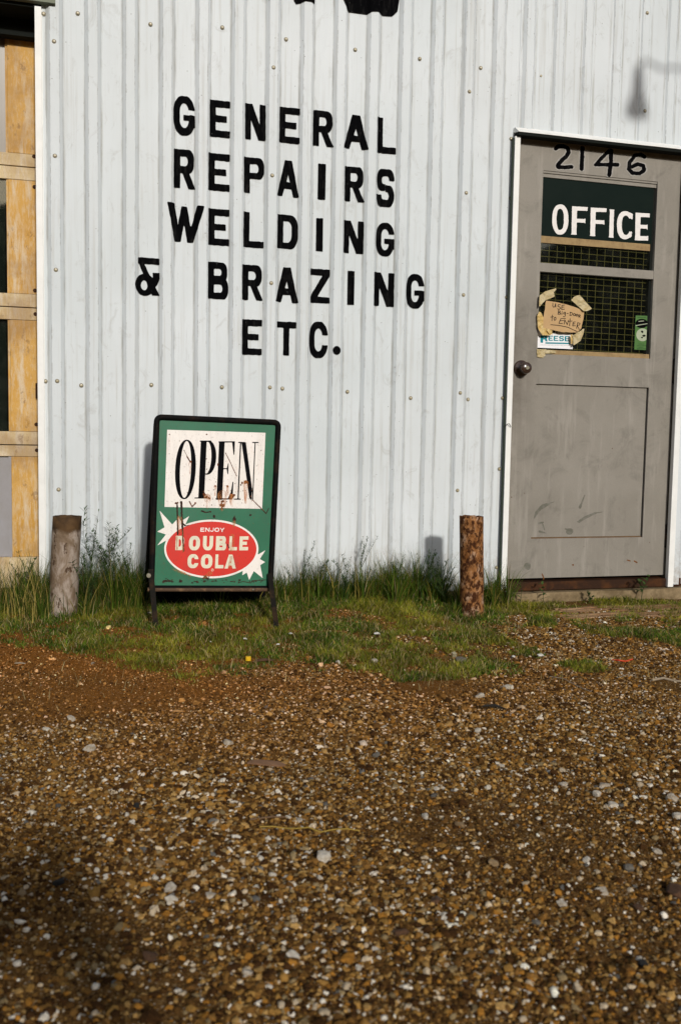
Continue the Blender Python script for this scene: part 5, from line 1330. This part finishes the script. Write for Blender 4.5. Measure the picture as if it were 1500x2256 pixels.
strand('twig', [(1360,1497),(1385,1490),(1400,1492)], .0012, M['twig'], 'thin straw end left of the right-edge turf patch', 'twig')
strand('red_strip', [(1348,1458),(1362,1461),(1378,1460),(1392,1457)], .0028, m_paint('red_plastic', (.55, .07, .025), (.4, .05, .02), .4), 'short bright red plastic strip on the gravel before the office door', 'litter', .008)
# yellow cap, pale leaf, bark chips, dark scrap
p = gset(547, 1456); bm = bmesh.new(); lathe(bm, [(.0001, 0), (.010, 0), (.010, .013), (.0088, .0145), (.0001, .0145)], (p[0], p[1], p[2]+.002), 'z', 16)
o = bmobj('bottle_cap', bm, m_paint('yellow_cap', (.70, .42, .02), (.6, .35, .02), .35)); tag(o, 'small yellow cap at the turf edge below the open sign', 'cap')
def flake(name, px, py, L, W_, h_, m, label, cat, az, tilt=.1):
    p = gset(px, py); bm = bmesh.new(); ring = []
    R_ = random.Random(int(px)); npt = 12
    top = []; bot = []
    for i in range(npt):
        a = 2*math.pi*i/npt; rr_ = R_.uniform(.8, 1.1); x_ = math.cos(a)*L*rr_; y_ = math.sin(a)*W_*rr_
        z_ = h_*(1-(x_/L)**2*.5)
        top.append(bm.verts.new((x_, y_, z_))); bot.append(bm.verts.new((x_*.95, y_*.95, z_-.003)))
    c_ = bm.verts.new((0, 0, h_*1.35)); cb_ = bm.verts.new((0, 0, h_*1.0-.003))
    for i in range(npt):
        j = (i+1) % npt; bm.faces.new((top[i], top[j], c_)); bm.faces.new((bot[j], bot[i], cb_)); bm.faces.new((top[i], bot[i], bot[j], top[j]))
    bmesh.ops.rotate(bm, verts=bm.verts, cent=(0, 0, 0), matrix=Matrix.Rotation(tilt, 3, 'Y')); bmesh.ops.rotate(bm, verts=bm.verts, cent=(0, 0, 0), matrix=Matrix.Rotation(az, 3, 'Z'))
    bmesh.ops.translate(bm, verts=bm.verts, vec=(p[0], p[1], p[2]+.006))
    o = bmobj(name, bm, m); tag(o, label, cat); return o
MBk = m_paint('bark_brown', (.12, .065, .035), (.05, .03, .018), .85, 40, .7)
flake('bark_piece', 585, 1462, .042, .014, .010, MBk, 'curled brown bark piece beside the small yellow cap', 'bark', .3)
flake('bark_piece', 590, 1690, .055, .018, .006, m_paint('tan_bark', (.24, .13, .07), (.16, .09, .05), .85, 50, .7), 'thin tan bark flake in the middle of the gravel', 'bark', -.2)
flake('dark_scrap', 1088, 1567, .042, .010, .012, m_paint('black_rubber', (.018, .015, .012), rough=.6), 'twisted black scrap on the gravel below the turf tongue', 'scrap', .1, .2)
flake('dry_leaf', 998, 1452, .016, .010, .018, m_paint('pale_leaf', (.40, .36, .24), (.3, .25, .15), .7), 'upright pale dry leaf beside the rock in the turf tongue', 'leaf', .9, .7)
flake('wood_chip', 205, 1467, .014, .004, .006, M['twig'], 'small tan wood chip on the red soil at left', 'chip', 1.2)
flake('wood_chip', 45, 1466, .020, .004, .004, M['twig'], 'flat orange-tan wood chip at the far left of the red soil', 'chip', .1)
flake('wood_chip', 392, 1572, .018, .006, .004, m_paint('orange_chip', (.42, .22, .08)), 'orange wood chip in the upper middle gravel', 'chip', .1)
MP = m_paint('paper_white', (.72, .70, .64), (.55, .5, .42), .8)
for (px, py, L, lab) in [(540,1412,.010,'scrap of white paper on the turf just below the sign'),(640,1402,.014,'crumpled white paper scrap right of the sign leg'),(330,1355,.012,'crumpled pale scrap at the foot of the left sign leg'),(612,1424,.008,'tiny white scrap at the right on the turf below the sign'),(465,1418,.006,'white fleck on the turf left of the paper scrap'),(830,1403,.020,'low cream paper scrap in the turf between sign and rusty post'),(1190,1452,.022,'folded pale scrap on the stony strip right of the turf'),(1130,1452,.012,'small pale scrap left of the folded one')]:
    flake('paper_scrap', px, py, L, L*.55, L*.5, MP, lab, 'litter', random.uniform(0, 3), .3)

# weathered boards sunk in front of the sill
def m_wood():
    k = MB('weathered_board')
    g = k.noise(1, 5, .7, k.map((3, 95, 95))); c = k.ramp(g, [(.34, (.05, .024, .010)), (.47, (.27, .15, .075)), (.64, (.50, .34, .20))])
    c = k.mix(k.ramp(k.noise(6, 4), [(.45, 0), (.7, 1)]), c, (.20, .10, .045))
    return k.out(c, .9, 0, k.bump(g, .9, .004), .1)
M['wood'] = m_wood()
def board(x0, x1, y0, y1, lab):
    e = empty('wooden_board', ((x0+x1)/2, (y0+y1)/2, float(gz((x0+x1)/2, (y0+y1)/2)))); tag(e, lab, 'board', 'weathered boards before the office door')
    n = 5; w_ = (y1-y0)/n
    for i in range(n):
        bm = bmesh.new(); xa = x0+random.uniform(0, .06); xb = x1-random.uniform(0, .06)
        ya = y0+i*w_+.0015; yb = y0+(i+1)*w_-.0015
        bbox(bm, xa, xb, ya, yb, -.02, .007)
        bmesh.ops.subdivide_edges(bm, edges=[e_ for e_ in bm.edges if abs((e_.verts[0].co-e_.verts[1].co).x) > .1], cuts=10)
        for v in bm.verts:
            v.co.z += float(gz(v.co.x, (ya+yb)/2))+(vnoise(v.co.x*6, i*3.3, 1, 2)-.5)*.006; v.co.y += (vnoise(v.co.x*9, i*5+v.co.z*0, 1, 4)-.5)*.004
        bmobj('slat', bm, M['wood'], e)
pa = gset(1195, 1362); pb = gset(1500, 1355)
board(2.22, 3.25, -.33, -.215, 'weathered grooved board sunk in the ground nearer the office door sill')
board(2.16, 3.30, -.47, -.372, 'weathered grooved board sunk in the ground farther from the office door sill')

# ------------------------------------------------------------------ behind the camera: the photographer whose shadow falls on the gravel, and far woods
def person():
    J = {'pel': (-.16, -4.62, .24), 'sp': (-.14, -4.60, .42), 'ch': (-.12, -4.55, .60), 'nk': (-.10, -4.50, .72), 'hd': (-.09, -4.47, .80), 'ht': (-.09, -4.46, .90),
         'ls': (-.30, -4.54, .66), 'le': (-.34, -4.42, .47), 'lw': (-.10, -4.34, .62), 'lh': (-.02, -4.31, .67), 'rs': (.09, -4.55, .66), 're': (.20, -4.44, .46), 'rw': (.15, -4.35, .62), 'rh': (.10, -4.32, .67),
         'lhp': (-.25, -4.62, .24), 'lk': (-.32, -4.24, .40), 'la': (-.33, -4.34, -.02), 'lt': (-.34, -4.18, -.06), 'rhp': (-.07, -4.62, .24), 'rk': (.02, -4.32, .00), 'ra': (-.02, -4.74, .02), 'rt': (-.03, -4.86, -.04)}
    R_ = {'pel': .13, 'sp': .125, 'ch': .14, 'nk': .055, 'hd': .085, 'ht': .07, 'ls': .07, 'le': .048, 'lw': .032, 'lh': .038, 'rs': .07, 're': .048, 'rw': .032, 'rh': .038, 'lhp': .10, 'lk': .07, 'la': .045, 'lt': .04, 'rhp': .10, 'rk': .07, 'ra': .045, 'rt': .04}
    Ed = [('pel','sp'),('sp','ch'),('ch','nk'),('nk','hd'),('hd','ht'),('ch','ls'),('ls','le'),('le','lw'),('lw','lh'),('ch','rs'),('rs','re'),('re','rw'),('rw','rh'),('pel','lhp'),('lhp','lk'),('lk','la'),('la','lt'),('pel','rhp'),('rhp','rk'),('rk','ra'),('ra','rt')]
    ks = list(J); me = bpy.data.meshes.new('body'); me.from_pydata([J[q] for q in ks], [(ks.index(a), ks.index(b)) for a, b in Ed], []); me.update()
    e = empty('person', (-.12, -4.55, -.08)); tag(e, 'person kneeling on one knee in dark clothes, raising both hands to the face', 'person')
    me.materials.append(m_paint('dark_clothes', (.03, .035, .05), rough=.9))
    o = bpy.data.objects.new('body', me); COL.objects.link(o); o.parent = e; o.location = -e.location
    md = o.modifiers.new('skin', 'SKIN')
    for i, q in enumerate(ks): me.skin_vertices[0].data[i].radius = (R_[q], R_[q])
    me.skin_vertices[0].data[0].use_root = True
    o.modifiers.new('sub', 'SUBSURF').levels = 1; o.modifiers['sub'].render_levels = 2
    bm = bmesh.new(); bmesh.ops.create_uvsphere(bm, u_segments=16, v_segments=10, radius=.105)
    for v in bm.verts: v.co = Vector((v.co.x*.9, v.co.y*1.05, v.co.z)); v.co += Vector((-.09, -4.49, .86))
    for v in list(bm.verts):
        if v.co.z < .80 and v.co.y > -4.48: pass
    bmobj('hair', bm, m_paint('dark_hair', (.02, .014, .01), rough=.7), e, True)
person()
# dark woods on the far side, low on the horizon: mirrored by the door panes
bm = bmesh.new(); R3 = random.Random(3)
for i in range(420):
    x_ = R3.uniform(-85, 85); y_ = -58-R3.uniform(0, 12); r_ = R3.uniform(2.5, 5.2); zc = R3.uniform(1.5, 12.5)
    r0 = bmesh.ops.create_icosphere(bm, subdivisions=2, radius=r_)
    for v in r0['verts']: v.co = Vector((v.co.x*1.2, v.co.y, v.co.z))*R3.uniform(.82, 1.15)+Vector((x_, y_, zc))
o = bmobj('distant_woods', bm, m_paint('dark_foliage', (.030, .050, .022), (.015, .026, .012), .9, 1.5, .8, .8)); tag(o, 'dark line of far-off woods across the road', 'woods', kind='stuff')
